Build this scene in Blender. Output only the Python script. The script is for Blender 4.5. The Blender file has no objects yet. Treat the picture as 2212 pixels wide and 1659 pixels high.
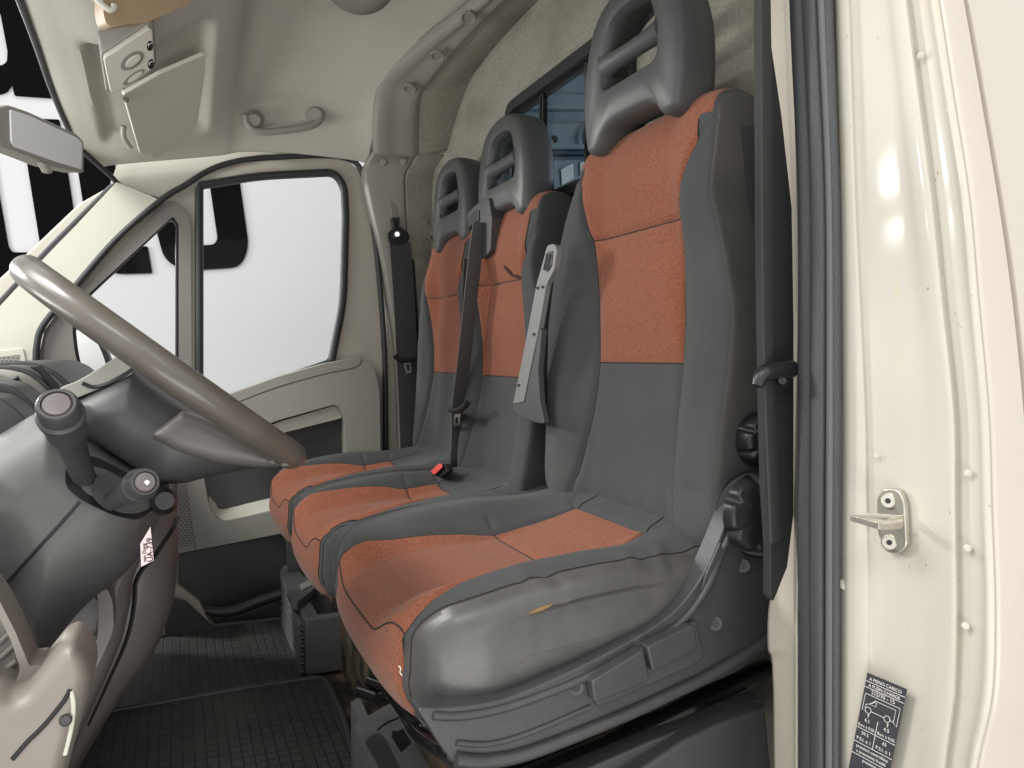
import bpy, bmesh, math, random
from mathutils import Vector, Matrix
from mathutils.geometry import tessellate_polygon
random.seed(7)
S = bpy.context.scene
COL = S.collection
PSI, TH, F, CX, CY = math.radians(24.1), math.radians(2.1), 1620.0, 1106.0, 829.5
LIFT = 1.5                      # eye height; everything is built relative to the eye and lifted at the end
# ---------------------------------------------------------------- camera
cd = bpy.data.cameras.new('camera'); cam = bpy.data.objects.new('camera', cd); COL.objects.link(cam)
cam.location = (0, 0, LIFT); cam.rotation_euler = (math.radians(90) - TH, 0, -PSI)
cd.sensor_width = 36; cd.lens = 36 * F / 2212; cd.clip_start = .02; cd.clip_end = 200
S.camera = cam
# ---------------------------------------------------------------- light
W = bpy.data.worlds.new('World'); S.world = W; W.use_nodes = True
bg = W.node_tree.nodes['Background']; bg.inputs[0].default_value = (1, 1, .985, 1); bg.inputs[1].default_value = 1.0
def area(name, loc, target, sx, sy, power, col=(1, .985, .95)):
    l = bpy.data.lights.new(name, 'AREA'); l.shape = 'RECTANGLE'; l.size = sx; l.size_y = sy; l.energy = power; l.color = col
    o = bpy.data.objects.new(name, l); COL.objects.link(o); o.location = Vector(loc) + Vector((0, 0, LIFT))
    o.rotation_euler = (Vector(target) - Vector(loc)).to_track_quat('-Z', 'Y').to_euler(); return o
area('ceiling_lamp', (-1.3, -1.6, 2.3), (.55, 1.1, -.2), 1.6, .5, 27)
area('ceiling_lamp', (.9, -2.6, 2.4), (.6, .9, 0), .6, 2.0, 9)
area('front_light', (-2.5, 3.9, .95), (.6, 1.1, .3), .45, .45, 75)
area('front_light', (-2.4, 1.6, 2.0), (.4, 1.6, 0), 1.6, 1.2, 38)
area('bounce_fill', (-.1, -1.3, -1.1), (.45, 1.6, .8), 2.0, .8, 20)  # added fill standing in for light bounced off the floor outside
area('front_light', (-2.1, 1.7, -.35), (.4, 1.75, .75), 1.6, .5, 27)  # added low fill through the windscreen, brightens roof lining and bulkhead
area('front_light', (-1.75, 1.0, 2.1), (.4, 1.15, -.3), .9, .7, 48)  # added fill from above the windscreen, brightens the seat cushions
area('cargo_fill', (2.4, 1.3, .85), (1.3, 2.4, .4), .8, .8, 9, (.9, .96, 1))  # added fill with no real source, brightens the cargo area
area('wall_fill', (-.5, 3.4, 3.2), (-.5, 5.2, .2), 5.0, .6, 23, (1, 1, 1))  # added to brighten the lettered wall, no such source is visible
S.view_settings.view_transform = 'Standard'; S.view_settings.look = 'None'; S.view_settings.gamma = 1; S.view_settings.exposure = .4
try: S.view_settings.use_curve_mapping = False
except Exception: pass
# ---------------------------------------------------------------- pixel ray -> point (van axes: x rearward, y across, z up)
Fw = Vector((math.sin(PSI) * math.cos(TH), math.cos(PSI) * math.cos(TH), -math.sin(TH)))
Rt = Vector((math.cos(PSI), -math.sin(PSI), 0)); Up = Rt.cross(Fw)
def A(px, py, y=None, x=None, z=None):
    d = Fw + Rt * ((px - CX) / F) + Up * ((CY - py) / F)
    t = y / d.y if y is not None else (x / d.x if x is not None else z / d.z)
    return d * t
def AY(pts, y): return [A(p[0], p[1], y=y) for p in pts]
# ---------------------------------------------------------------- materials
def mat(name, c, rough=.6, c2=None, nscale=60, mix=.5, bump=0, bscale=400, metal=0, coat=0, spec=.5, dist=.001, sheen=0, emis=0, bdetail=2):
    m = bpy.data.materials.new(name); m.use_nodes = True; nt = m.node_tree; N = nt.nodes; L = nt.links
    b = N['Principled BSDF']; b.inputs['Base Color'].default_value = (*c, 1); b.inputs['Roughness'].default_value = rough
    b.inputs['Metallic'].default_value = metal; b.inputs['Coat Weight'].default_value = coat; b.inputs['Specular IOR Level'].default_value = spec
    b.inputs['Sheen Weight'].default_value = sheen
    tc = N.new('ShaderNodeTexCoord')
    if emis: b.inputs['Emission Color'].default_value = (*c, 1); b.inputs['Emission Strength'].default_value = emis
    if c2:
        n = N.new('ShaderNodeTexNoise'); n.inputs['Scale'].default_value = nscale; n.inputs['Detail'].default_value = 3
        L.new(tc.outputs['Object'], n.inputs['Vector'])
        r = N.new('ShaderNodeValToRGB'); r.color_ramp.elements[0].position = .5 - mix / 2; r.color_ramp.elements[1].position = .5 + mix / 2
        r.color_ramp.elements[0].color = (*c2, 1); r.color_ramp.elements[1].color = (*c, 1)
        L.new(n.outputs[0], r.inputs[0]); L.new(r.outputs[0], b.inputs['Base Color'])
    if bump:
        n = N.new('ShaderNodeTexNoise'); n.inputs['Scale'].default_value = bscale; n.inputs['Detail'].default_value = bdetail
        L.new(tc.outputs['Object'], n.inputs['Vector'])
        u = N.new('ShaderNodeBump'); u.inputs['Strength'].default_value = bump; u.inputs['Distance'].default_value = dist
        L.new(n.outputs[0], u.inputs['Height']); L.new(u.outputs[0], b.inputs['Normal'])
    return m
def layered(name, base, dark, s1, stain, s2, rough, bump, bscale, sheen=0, dist=.001, amt=.6, stretch=None):
    """fine weave mottling plus broad irregular wear stains"""
    m = mat(name, base, rough, dark, s1, .35, bump, bscale, dist=dist, sheen=sheen)
    nt = m.node_tree; N = nt.nodes; L = nt.links; b = N['Principled BSDF']
    src = b.inputs['Base Color'].links[0].from_socket
    tc = [n for n in N if n.type == 'TEX_COORD'][0]
    vec = tc.outputs['Object']
    if stretch:
        mp = N.new('ShaderNodeMapping'); mp.inputs['Scale'].default_value = stretch; L.new(vec, mp.inputs['Vector']); vec = mp.outputs[0]
    n = N.new('ShaderNodeTexNoise'); n.inputs['Scale'].default_value = s2; n.inputs['Detail'].default_value = 5; L.new(vec, n.inputs['Vector'])
    r = N.new('ShaderNodeValToRGB'); r.color_ramp.elements[0].position = .45; r.color_ramp.elements[1].position = .72
    r.color_ramp.elements[0].color = (0, 0, 0, 1); r.color_ramp.elements[1].color = (amt, amt, amt, 1)
    L.new(n.outputs[0], r.inputs[0])
    x = N.new('ShaderNodeMix'); x.data_type = 'RGBA'; L.new(r.outputs[0], x.inputs[0]); L.new(src, x.inputs[6]); x.inputs[7].default_value = (*stain, 1)
    L.new(x.outputs[2], b.inputs['Base Color'])
    return m
ORANGE = layered('orange_fabric', (.285, .090, .042), (.125, .037, .018), 420, (.18, .064, .035), 9, .97, .9, 420, sheen=.1, amt=.45)
CHAR = layered('charcoal_fabric', (.050, .054, .055), (.036, .039, .040), 700, (.078, .077, .071), 6, .95, .35, 900, sheen=.05, amt=.35)
VINYL = layered('charcoal_vinyl', (.080, .077, .076), (.066, .064, .063), 30, (.11, .10, .09), 5, .36, .12, 300, amt=.5)
HEADP = mat('headrest_foam', (.072, .076, .076), .48, (.063, .067, .067), 40, .5, .12, 1200)
PLAS = mat('dark_plastic', (.045, .047, .048), .45, bump=.1, bscale=1500)
PLASM = layered('worn_dark_plastic', (.045, .044, .046), (.038, .037, .039), 60, (.066, .063, .062), 7, .42, .1, 1500, amt=.4)
BLACK = mat('black_plastic', (.012, .012, .014), .35)
RUBBER = mat('rubber_seal', (.022, .024, .027), .55, (.035, .037, .042), 300, .5, .2, 500)
RUBBER2 = mat('ribbed_rubber', (.055, .058, .063), .6, (.03, .032, .036), 500, .5, .4, 700)
WEB = mat('belt_webbing', (.040, .040, .041), .8, (.022, .022, .024), 900, .5, .4, 1500)
WEBG = mat('worn_webbing', (.085, .085, .082), .75, (.06, .06, .06), 900, .5, .4, 1500)
GREYT = mat('grey_trim_plastic', (.31, .307, .272), .55, (.29, .286, .252), 30, .6, .1, 1400)
GREYD = mat('taupe_trim_plastic', (.215, .203, .187), .55, (.20, .187, .172), 30, .6, .1, 1400)
LIGHTP = mat('pale_trim_plastic', (.58, .575, .50), .5, bump=.08, bscale=1400)
HEADL = layered('headliner_felt', (.55, .54, .485), (.46, .45, .40), 500, (.46, .445, .395), 4, 1, .3, 700, amt=.5)
FELT = layered('bulkhead_felt', (.36, .347, .30), (.265, .255, .215), 150, (.19, .18, .15), 5, 1, .4, 350, dist=.002, amt=.75, stretch=(1, 1, 2.2))
CREAM = layered('cream_paint', (.47, .45, .395), (.455, .435, .38), 20, (.42, .39, .32), 5, .5, .03, 60, amt=.5)
def specks(m, scale, lo, col, amt=.8, stretch=(1, 1, 1)):
    nt = m.node_tree; N = nt.nodes; L = nt.links; b = N['Principled BSDF']; src = b.inputs['Base Color'].links[0].from_socket
    tc = [n for n in N if n.type == 'TEX_COORD'][0]; mp = N.new('ShaderNodeMapping'); mp.inputs['Scale'].default_value = stretch; L.new(tc.outputs['Object'], mp.inputs['Vector'])
    n = N.new('ShaderNodeTexNoise'); n.inputs['Scale'].default_value = scale; n.inputs['Detail'].default_value = 2; L.new(mp.outputs[0], n.inputs['Vector'])
    r = N.new('ShaderNodeValToRGB'); r.color_ramp.elements[0].position = lo; r.color_ramp.elements[1].position = lo + .03; r.color_ramp.elements[0].color = (0, 0, 0, 1); r.color_ramp.elements[1].color = (amt, amt, amt, 1); L.new(n.outputs[0], r.inputs[0])
    x = N.new('ShaderNodeMix'); x.data_type = 'RGBA'; L.new(r.outputs[0], x.inputs[0]); L.new(src, x.inputs[6]); x.inputs[7].default_value = (*col, 1); L.new(x.outputs[2], b.inputs['Base Color'])
specks(CREAM, 160, .745, (.22, .17, .11), .8)
specks(CREAM, 22, .66, (.50, .43, .31), .45, (1, 1, .35))
CREAM.node_tree.nodes['Principled BSDF'].inputs['Coat Weight'].default_value = .16; CREAM.node_tree.nodes['Principled BSDF'].inputs['Coat Roughness'].default_value = .11
PANELP = mat('body_panel_paint', (.465, .425, .372), .4, coat=.25)
DASHD = layered('brown_grey_dash', (.125, .115, .107), (.11, .10, .094), 40, (.15, .138, .125), 6, .45, .1, 1400, amt=.4)
STEEL = mat('zinc_steel', (.62, .60, .54), .35, (.5, .47, .4), 80, .5, metal=.85)
CHROME = mat('chrome', (.8, .8, .8), .15, metal=1)
BMETAL = mat('black_gloss_metal', (.008, .008, .009), .14, coat=.6)
DIRTM = layered('dirty_floor_metal', (.012, .012, .012), (.02, .018, .015), 40, (.20, .15, .09), 14, .5, .3, 90, amt=.8)
WHEELM = layered('wheel_rim_plastic', (.112, .101, .086), (.10, .09, .077), 30, (.058, .047, .040), 9, .26, .05, 600, amt=.6)
RED = mat('red_button', (.75, .1, .09), .4)
MIRROR = mat('mirror_glass', (.84, .85, .87), .22)  # pale grey base colour stands in for a bright reflection
WALLM = mat('wall_paint', (.46, .46, .475), .9, spec=.1)
INK = mat('black_lettering', (.004, .004, .004), .9, spec=.0)
BLUEM = layered('blue_grey_metal', (.26, .31, .35), (.22, .265, .30), 25, (.15, .19, .225), 4, .4, .1, 50, amt=.6)
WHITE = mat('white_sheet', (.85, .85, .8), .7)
TAN = mat('tan_vinyl', (.27, .19, .115), .6, bump=.1, bscale=200)
PAPER = mat('paper', (.75, .62, .62), .8)
FLOORC = mat('showroom_floor', (.5, .49, .46), .5, (.44, .43, .41), 6)
GLASS = bpy.data.materials.new('tinted_glass'); GLASS.use_nodes = True
_n = GLASS.node_tree.nodes; _l = GLASS.node_tree.links; _n.clear()
_o = _n.new('ShaderNodeOutputMaterial'); _t = _n.new('ShaderNodeBsdfTransparent'); _g = _n.new('ShaderNodeBsdfGlossy'); _m = _n.new('ShaderNodeMixShader')
_t.inputs[0].default_value = (.80, .88, .93, 1); _g.inputs['Roughness'].default_value = .03; _m.inputs[0].default_value = .05
_l.new(_t.outputs[0], _m.inputs[1]); _l.new(_g.outputs[0], _m.inputs[2]); _l.new(_m.outputs[0], _o.inputs[0])
def mat_mat():
    """rubber mat: pressed grid of raised rectangles"""
    m = bpy.data.materials.new('grid_rubber_mat'); m.use_nodes = True; nt = m.node_tree; N = nt.nodes; L = nt.links; b = N['Principled BSDF']
    b.inputs['Roughness'].default_value = .5
    tc = N.new('ShaderNodeTexCoord'); k = N.new('ShaderNodeTexBrick'); L.new(tc.outputs['Object'], k.inputs['Vector'])
    k.offset = 0; k.inputs['Scale'].default_value = 1; k.inputs['Brick Width'].default_value = .020; k.inputs['Row Height'].default_value = .025
    k.inputs['Mortar Size'].default_value = .0015; k.inputs['Mortar Smooth'].default_value = .3
    k.inputs['Color1'].default_value = (.062, .064, .062, 1); k.inputs['Color2'].default_value = (.046, .048, .046, 1); k.inputs['Mortar'].default_value = (.010, .010, .010, 1)
    n = N.new('ShaderNodeTexNoise'); n.inputs['Scale'].default_value = 7; n.inputs['Detail'].default_value = 6; L.new(tc.outputs['Object'], n.inputs['Vector'])
    r = N.new('ShaderNodeValToRGB'); r.color_ramp.elements[0].position = .5; r.color_ramp.elements[1].position = .75; r.color_ramp.elements[0].color = (0, 0, 0, 1); r.color_ramp.elements[1].color = (.55, .55, .55, 1); L.new(n.outputs[0], r.inputs[0])
    x = N.new('ShaderNodeMix'); x.data_type = 'RGBA'; L.new(r.outputs[0], x.inputs[0]); L.new(k.outputs['Color'], x.inputs[6]); x.inputs[7].default_value = (.085, .08, .068, 1)
    L.new(x.outputs[2], b.inputs['Base Color'])
    iv = N.new('ShaderNodeMath'); iv.operation = 'SUBTRACT'; iv.inputs[0].default_value = 1; L.new(k.outputs['Fac'], iv.inputs[1])
    u = N.new('ShaderNodeBump'); u.inputs['Strength'].default_value = .6; u.inputs['Distance'].default_value = .003; L.new(iv.outputs[0], u.inputs['Height']); L.new(u.outputs[0], b.inputs['Normal'])
    return m
MATM = mat_mat()
# ---------------------------------------------------------------- object helpers
def thing(name, label, cat, loc, group=None):
    o = bpy.data.objects.new(name, None); COL.objects.link(o); o.location = loc; o.empty_display_size = .05
    o['label'] = label; o['category'] = cat
    if group: o['group'] = group
    return o
def tag(o, label, cat, group=None):
    o['label'] = label; o['category'] = cat
    if group: o['group'] = group
    return o
def struct(o): o['kind'] = 'structure'; return o
def link(name, me, m, parent=None, smooth=True, bevel=0, seg=3, ang=35):
    o = bpy.data.objects.new(name, me); COL.objects.link(o)
    if m: me.materials.clear(); me.materials.append(m)
    if smooth:
        for p in me.polygons: p.use_smooth = True
        try: me.set_sharp_from_angle(angle=math.radians(40))
        except Exception: pass
    if bevel:
        b = o.modifiers.new('bevel', 'BEVEL'); b.width = bevel; b.segments = seg; b.limit_method = 'ANGLE'; b.angle_limit = math.radians(ang)
        b.harden_normals = False
        w = o.modifiers.new('wn', 'WEIGHTED_NORMAL'); w.keep_sharp = False
        for e in me.edges: e.use_edge_sharp = False
    if parent:
        o.parent = parent
        if parent.type == 'EMPTY': o.matrix_parent_inverse = Matrix.Translation(-parent.location)
        elif parent.parent is None: o.matrix_parent_inverse = Matrix.Translation(-parent.location)
    return o
def mesh(name, vs, fs):
    me = bpy.data.meshes.new(name); me.from_pydata([tuple(v) for v in vs], [], fs); me.validate(); me.update()
    bm = bmesh.new(); bm.from_mesh(me); bmesh.ops.remove_doubles(bm, verts=bm.verts, dist=1e-6); bmesh.ops.recalc_face_normals(bm, faces=bm.faces); bm.to_mesh(me); bm.free()
    return me
def fillet(pts, r, n=5):
    """round polygon corners; pts (x,y[,r])"""
    out = []; N = len(pts)
    for i, p in enumerate(pts):
        rr = p[2] if len(p) > 2 else r
        P = Vector(p[:2]); a = Vector(pts[i - 1][:2]) - P; b = Vector(pts[(i + 1) % N][:2]) - P
        k = min(rr, a.length * .48, b.length * .48)
        if k < 1e-4 or rr == 0: out.append(tuple(P)); continue
        s = P + a.normalized() * k; e = P + b.normalized() * k
        for j in range(n + 1):
            t = j / n; q = s * (1 - t) ** 2 + P * 2 * t * (1 - t) + e * t * t; out.append(tuple(q))
    return out
def crv(pts, n=8, closed=False):
    """Catmull-Rom through points of any dimension"""
    P = [Vector(p) for p in pts]; out = []; m = len(P)
    for i in range(m if closed else m - 1):
        if closed: a, b, c, d = P[i - 1], P[i], P[(i + 1) % m], P[(i + 2) % m]
        else: a, b, c, d = P[max(i - 1, 0)], P[i], P[i + 1], P[min(i + 2, m - 1)]
        for j in range(n):
            t = j / n
            out.append(.5 * ((2 * b) + (c - a) * t + (2 * a - 5 * b + 4 * c - d) * t * t + (3 * b - a - 3 * c + d) * t ** 3))
    if not closed: out.append(P[-1].copy())
    return out
def slab(name, outer, off, m, parent=None, holes=(), bevel=.003, seg=3, smooth=True):
    """solid of an outline (3D points, nearly planar) pushed by off"""
    off = Vector(off); loops = [list(map(Vector, outer))] + [list(map(Vector, h)) for h in holes]
    tris = tessellate_polygon(loops); flat = [v for l in loops for v in l]; n = len(flat)
    vs = flat + [v + off for v in flat]; fs = [tuple(t) for t in tris] + [tuple(i + n for i in reversed(t)) for t in tris]
    k = 0
    for l in loops:
        q = len(l)
        for i in range(q):
            a, b = k + i, k + (i + 1) % q; fs.append((a, b, b + n, a + n))
        k += q
    me = mesh(name, vs, fs)
    if bevel:
        bm = bmesh.new(); bm.from_mesh(me); bmesh.ops.dissolve_limit(bm, angle_limit=.01, verts=bm.verts, edges=bm.edges); bm.to_mesh(me); bm.free()
    return link(name, me, m, parent, smooth, bevel, seg)
def pslab(name, pix, y, th, m, parent=None, holes=(), bevel=.003, r=0, seg=3):
    """slab traced in the plane y, growing away from the eye by th"""
    if r: pix = fillet(pix, r); holes = [fillet(h, r) for h in holes]
    return slab(name, AY(pix, y), (0, th, 0), m, parent, [AY(h, y) for h in holes], bevel, seg)
from mathutils.geometry import delaunay_2d_cdt
def dome(name, pix, y, th, m, parent=None, h=.03, R=60, r=0, step=9, lean=None):
    """moulded shell: traced outline whose face swells towards the eye side by h over R traced units"""
    P = [Vector((p[0], p[1])) for p in (fillet(pix, r) if r else pix)]
    # even boundary
    B = []
    for a, b in zip(P, P[1:] + P[:1]):
        k = max(1, int((b - a).length / step)); B += [a.lerp(b, i / k) for i in range(k)]
    n = len(B); xs = [p.x for p in B]; ys = [p.y for p in B]; pts = list(B)
    def dist(q):
        best = 1e9
        for a, b in zip(P, P[1:] + P[:1]):
            ab = b - a; t = max(0, min(1, (q - a).dot(ab) / max(ab.length_squared, 1e-9))); best = min(best, (q - a - ab * t).length)
        return best
    def inside(q):
        c = False
        for a, b in zip(P, P[1:] + P[:1]):
            if (a.y > q.y) != (b.y > q.y) and q.x < (b.x - a.x) * (q.y - a.y) / (b.y - a.y) + a.x: c = not c
        return c
    x = min(xs) + step / 2; row = 0
    while x < max(xs):
        yy = min(ys) + (step / 2 if row % 2 else 0)
        while yy < max(ys):
            q = Vector((x, yy))
            if inside(q) and dist(q) > step * .6: pts.append(q)
            yy += step
        x += step * .87; row += 1
    # fine rows next to the border so the roll of the edge is smooth
    V, E, Fc, _, _, _ = delaunay_2d_cdt(pts, [(i, (i + 1) % n) for i in range(n)], [list(range(n))], 1, 1e-6)
    vs = []
    for q in V:
        d = min(1, dist(q) / R); s_ = math.sqrt(max(0, 1 - (1 - d) ** 2)); extra = lean(q) if lean else 0
        vs.append(A(q.x, q.y, y=y + h * (1 - s_) + extra))
    nv = len(vs); used = {}
    cnt = {}
    for f in Fc:
        for a, b in zip(f, list(f[1:]) + [f[0]]): cnt[(min(a, b), max(a, b))] = cnt.get((min(a, b), max(a, b)), 0) + 1
    fs = [tuple(f) for f in Fc]
    for (a, b), c in cnt.items():
        if c == 1:
            for i in (a, b):
                if i not in used: used[i] = len(vs); vs.append(vs[i] + Vector((0, th, 0)))
            fs.append((a, b, used[b], used[a]))
    return link(name, mesh(name, vs, fs), m, parent)
def tube(name, pts, r, m, parent=None, n=12, closed=False, sm=0, flat=1.0, upv=(0, 0, 1), caps=True):
    P = [Vector(p) for p in pts]
    if sm: P = crv(P, sm, closed)
    R = r if callable(r) else (lambda t: r)
    N = len(P); vs = []; fs = []; u = None
    for i, p in enumerate(P):
        if closed: d = (P[(i + 1) % N] - P[i - 1])
        else: d = P[min(i + 1, N - 1)] - P[max(i - 1, 0)]
        d.normalize()
        if u is None:
            u = Vector(upv); u = Vector((1, 0, 0)) if abs(u.normalized().dot(d)) > .9 else u
        u = (u - d * u.dot(d)).normalized(); s = d.cross(u); rr = R(i / max(N - 1, 1))
        for j in range(n):
            a = 2 * math.pi * j / n; vs.append(p + s * math.cos(a) * rr + u * math.sin(a) * rr * flat)
    for i in range(N if closed else N - 1):
        for j in range(n):
            a = i * n + j; b = i * n + (j + 1) % n; c = ((i + 1) % N) * n + (j + 1) % n; d = ((i + 1) % N) * n + j
            fs.append((a, b, c, d))
    if not closed and caps: fs.append(tuple(range(n - 1, -1, -1))); fs.append(tuple((N - 1) * n + j for j in range(n)))
    return link(name, mesh(name, vs, fs), m, parent)
def lathe(name, p0, p1, prof, m, parent=None, n=32, bevel=0):
    """revolve (t along p0->p1, radius) profile"""
    p0 = Vector(p0); p1 = Vector(p1); d = p1 - p0; q = d.to_track_quat('Z', 'Y'); vs = []; fs = []
    for t, r in prof:
        for j in range(n):
            a = 2 * math.pi * j / n; vs.append(p0 + d * t + q @ Vector((math.cos(a) * max(r, 1e-5), math.sin(a) * max(r, 1e-5), 0)))
    for i in range(len(prof) - 1):
        for j in range(n): fs.append((i * n + j, i * n + (j + 1) % n, (i + 1) * n + (j + 1) % n, (i + 1) * n + j))
    fs.append(tuple(range(n - 1, -1, -1))); fs.append(tuple((len(prof) - 1) * n + j for j in range(n)))
    return link(name, mesh(name, vs, fs), m, parent, bevel=bevel)
def ribbon(name, pts, wv, th, m, parent=None, sm=6):
    """flat strap; pts centre line, wv width vector (or list), th thickness"""
    n0 = len(pts); wvs = wv if isinstance(wv, list) else [wv] * n0
    P = crv(pts, sm); WV = crv(wvs, sm); vs = []; fs = []; N = len(P)
    for i, p in enumerate(P):
        d = (P[min(i + 1, N - 1)] - P[max(i - 1, 0)]).normalized(); w = WV[i]; nn = d.cross(w).normalized() * th / 2
        vs += [p - w / 2 - nn, p - w * .42 - nn * 1.4, p + w * .42 - nn * 1.4, p + w / 2 - nn, p + w / 2 + nn, p + w * .42 + nn * 1.4, p - w * .42 + nn * 1.4, p - w / 2 + nn]
    for i in range(N - 1):
        for j in range(8): fs.append((i * 8 + j, i * 8 + (j + 1) % 8, (i + 1) * 8 + (j + 1) % 8, (i + 1) * 8 + j))
    fs.append(tuple(range(7, -1, -1))); fs.append(tuple((N - 1) * 8 + j for j in range(8)))
    return link(name, mesh(name, vs, fs), m, parent)
def sheet(name, rows, th, m, parent=None, nu=8, nv=8, fn=None):
    """smooth surface through a grid of points with real thickness (solidified away)"""
    g = [crv(r, nu) for r in rows]; cols = list(zip(*g)); cols = [crv(c, nv) for c in cols]
    nr = len(cols[0]); nc = len(cols); vs = [cols[j][i] for i in range(nr) for j in range(nc)]
    if fn: vs = [fn(v) for v in vs]
    fs = [(i * nc + j, i * nc + j + 1, (i + 1) * nc + j + 1, (i + 1) * nc + j) for i in range(nr - 1) for j in range(nc - 1)]
    o = link(name, mesh(name, vs, fs), m, parent)
    if th:
        s = o.modifiers.new('solid', 'SOLIDIFY'); s.thickness = th; s.offset = 0
    return o
def box(name, lo, hi, m, parent=None, bevel=.004):
    x0, y0, z0 = lo; x1, y1, z1 = hi
    return slab(name, [(x0, y0, z0), (x1, y0, z0), (x1, y0, z1), (x0, y0, z1)], (0, y1 - y0, 0), m, parent, bevel=bevel)
def text_mesh(name, body, origin, ex, ey, size, th, m, parent=None, bold=0):
    c = bpy.data.curves.new(name, 'FONT'); c.body = body; c.size = size; c.extrude = th; c.offset = bold; c.align_x = 'CENTER'; c.align_y = 'CENTER'
    t = bpy.data.objects.new('tmp', c); COL.objects.link(t); bpy.context.view_layer.update()
    me = bpy.data.meshes.new_from_object(t.evaluated_get(bpy.context.evaluated_depsgraph_get())); bpy.data.objects.remove(t)
    ex = Vector(ex).normalized(); ey = Vector(ey); ey = (ey - ex * ey.dot(ex)).normalized(); ez = ex.cross(ey)
    M = Matrix((ex, ey, ez)).transposed().to_4x4(); M.translation = Vector(origin); me.transform(M)
    return link(name, me, m, parent, smooth=False)
def join(name, objs, m=None, parent=None):
    """merge meshes (no modifiers kept) into one object"""
    bm = bmesh.new(); dg = bpy.context.evaluated_depsgraph_get(); bpy.context.view_layer.update(); mats = []
    for o in objs:
        dg = bpy.context.evaluated_depsgraph_get(); me = bpy.data.meshes.new_from_object(o.evaluated_get(dg))
        mm = o.data.materials[0] if len(o.data.materials) else None
        if mm not in mats: mats.append(mm)
        k = mats.index(mm); nf = len(bm.faces); bm.from_mesh(me); bm.faces.ensure_lookup_table()
        for f in bm.faces[nf:]: f.material_index = k
    me = bpy.data.meshes.new(name); bm.to_mesh(me); bm.free()
    for o in objs: bpy.data.objects.remove(o)
    me.materials.clear()
    for q in ([m] if m else mats): me.materials.append(q)
    me.set_sharp_from_angle(angle=math.radians(30))
    o = bpy.data.objects.new(name, me); COL.objects.link(o)
    if parent:
        o.parent = parent
        if parent.parent is None: o.matrix_parent_inverse = Matrix.Translation(-parent.location)
    return o
def sstep(a, b, x):
    t = max(0, min(1, (x - a) / (b - a))); return t * t * (3 - 2 * t)
def lerp_tab(tab, x):
    if x <= tab[0][0]: return tab[0][1]
    for (a, va), (b, vb) in zip(tab, tab[1:]):
        if x <= b:
            t = (x - a) / (b - a); return va + (vb - va) * t
    return tab[-1][1]
# ================================================================ SEATS
def pillow(prof, skel, hw, Wf, deform, classify, groups, parent, n_exp=5, ns=150, nu=44, seam=None, far=1.0):
    """closed upholstered body: side profile (x,z) swept across y with super-elliptic ends;
    faces go to separate upholstery meshes by classify(yn, k, x, z, front)"""
    base = crv([(p[0], p[1], 0) for p in prof], 12, True)
    L = [0]
    for a, b in zip(base, base[1:] + base[:1]): L.append(L[-1] + (b - a).length)
    pr = []
    for i in range(ns):
        t = L[-1] * i / ns; j = max(k for k in range(len(base)) if L[k] <= t); f = (t - L[j]) / max(L[j + 1] - L[j], 1e-9)
        q = base[j].lerp(base[(j + 1) % len(base)], f); pr.append((q.x, q.y))
    ys = [-.85 + .39 * i / (nu // 4) for i in range(nu // 4)] + [-.46 + .92 * i / (nu // 2) for i in range(nu // 2)] + [.46 + .39 * i / (nu // 4) for i in range(nu // 4 + 1)]; k0 = (1 - .85 ** n_exp) ** (1 / n_exp)
    tail = []
    for i in range(1, 17):
        k = k0 * (1 - i / 16) ** .8; tail.append(((1 - k ** n_exp) ** (1 / n_exp), k))
    row = [(-y, k) for y, k in reversed(tail)] + [(y, (1 - abs(y) ** n_exp) ** (1 / n_exp)) for y in ys] + tail
    vs = []; meta = []
    R0 = .46
    for yr, kr in row:
        for (x, z) in pr:
            yn, k = yr, kr
            if abs(yr) <= .8501:
                s_ = min(.835, (far if yr > 0 else 1) * seam(x, z) / (hw * Wf(x, z)))
                a_ = abs(yr); a_ = a_ / R0 * s_ if a_ <= R0 else s_ + (a_ - R0) / (.85 - R0) * (.85 - s_)
                yn = math.copysign(a_, yr); k = (1 - a_ ** n_exp) ** (1 / n_exp)
            cx, cz = skel(x, z); X = cx + (x - cx) * k; Z = cz + (z - cz) * k
            front = 1.0
            vs.append(deform(Vector((X, yn * hw * Wf(X, Z), Z)), yn, k, x, z)); meta.append((yn, k, x, z, yr))
    n = ns; fsets = {g: [] for g in groups}
    for i in range(len(row) - 1):
        for j in range(n):
            q = (i * n + j, i * n + (j + 1) % n, (i + 1) * n + (j + 1) % n, (i + 1) * n + j)
            mm = [meta[a] for a in q]; yn = sum(a[0] for a in mm) / 4; k = sum(a[1] for a in mm) / 4; x = sum(a[2] for a in mm) / 4; z = sum(a[3] for a in mm) / 4
            y = 0 if abs(sum(a[4] for a in mm) / 4) < R0 else math.copysign(9, yn)
            fsets[classify(yn, k, x, z, y)].append(q)
    fsets[list(groups)[0]] += [tuple(range(n - 1, -1, -1)), tuple((len(row) - 1) * n + j for j in range(n))]
    return vs, fsets, (row, pr, n)
SEAM = mat('seam_thread', (.022, .016, .014), .9)
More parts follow.
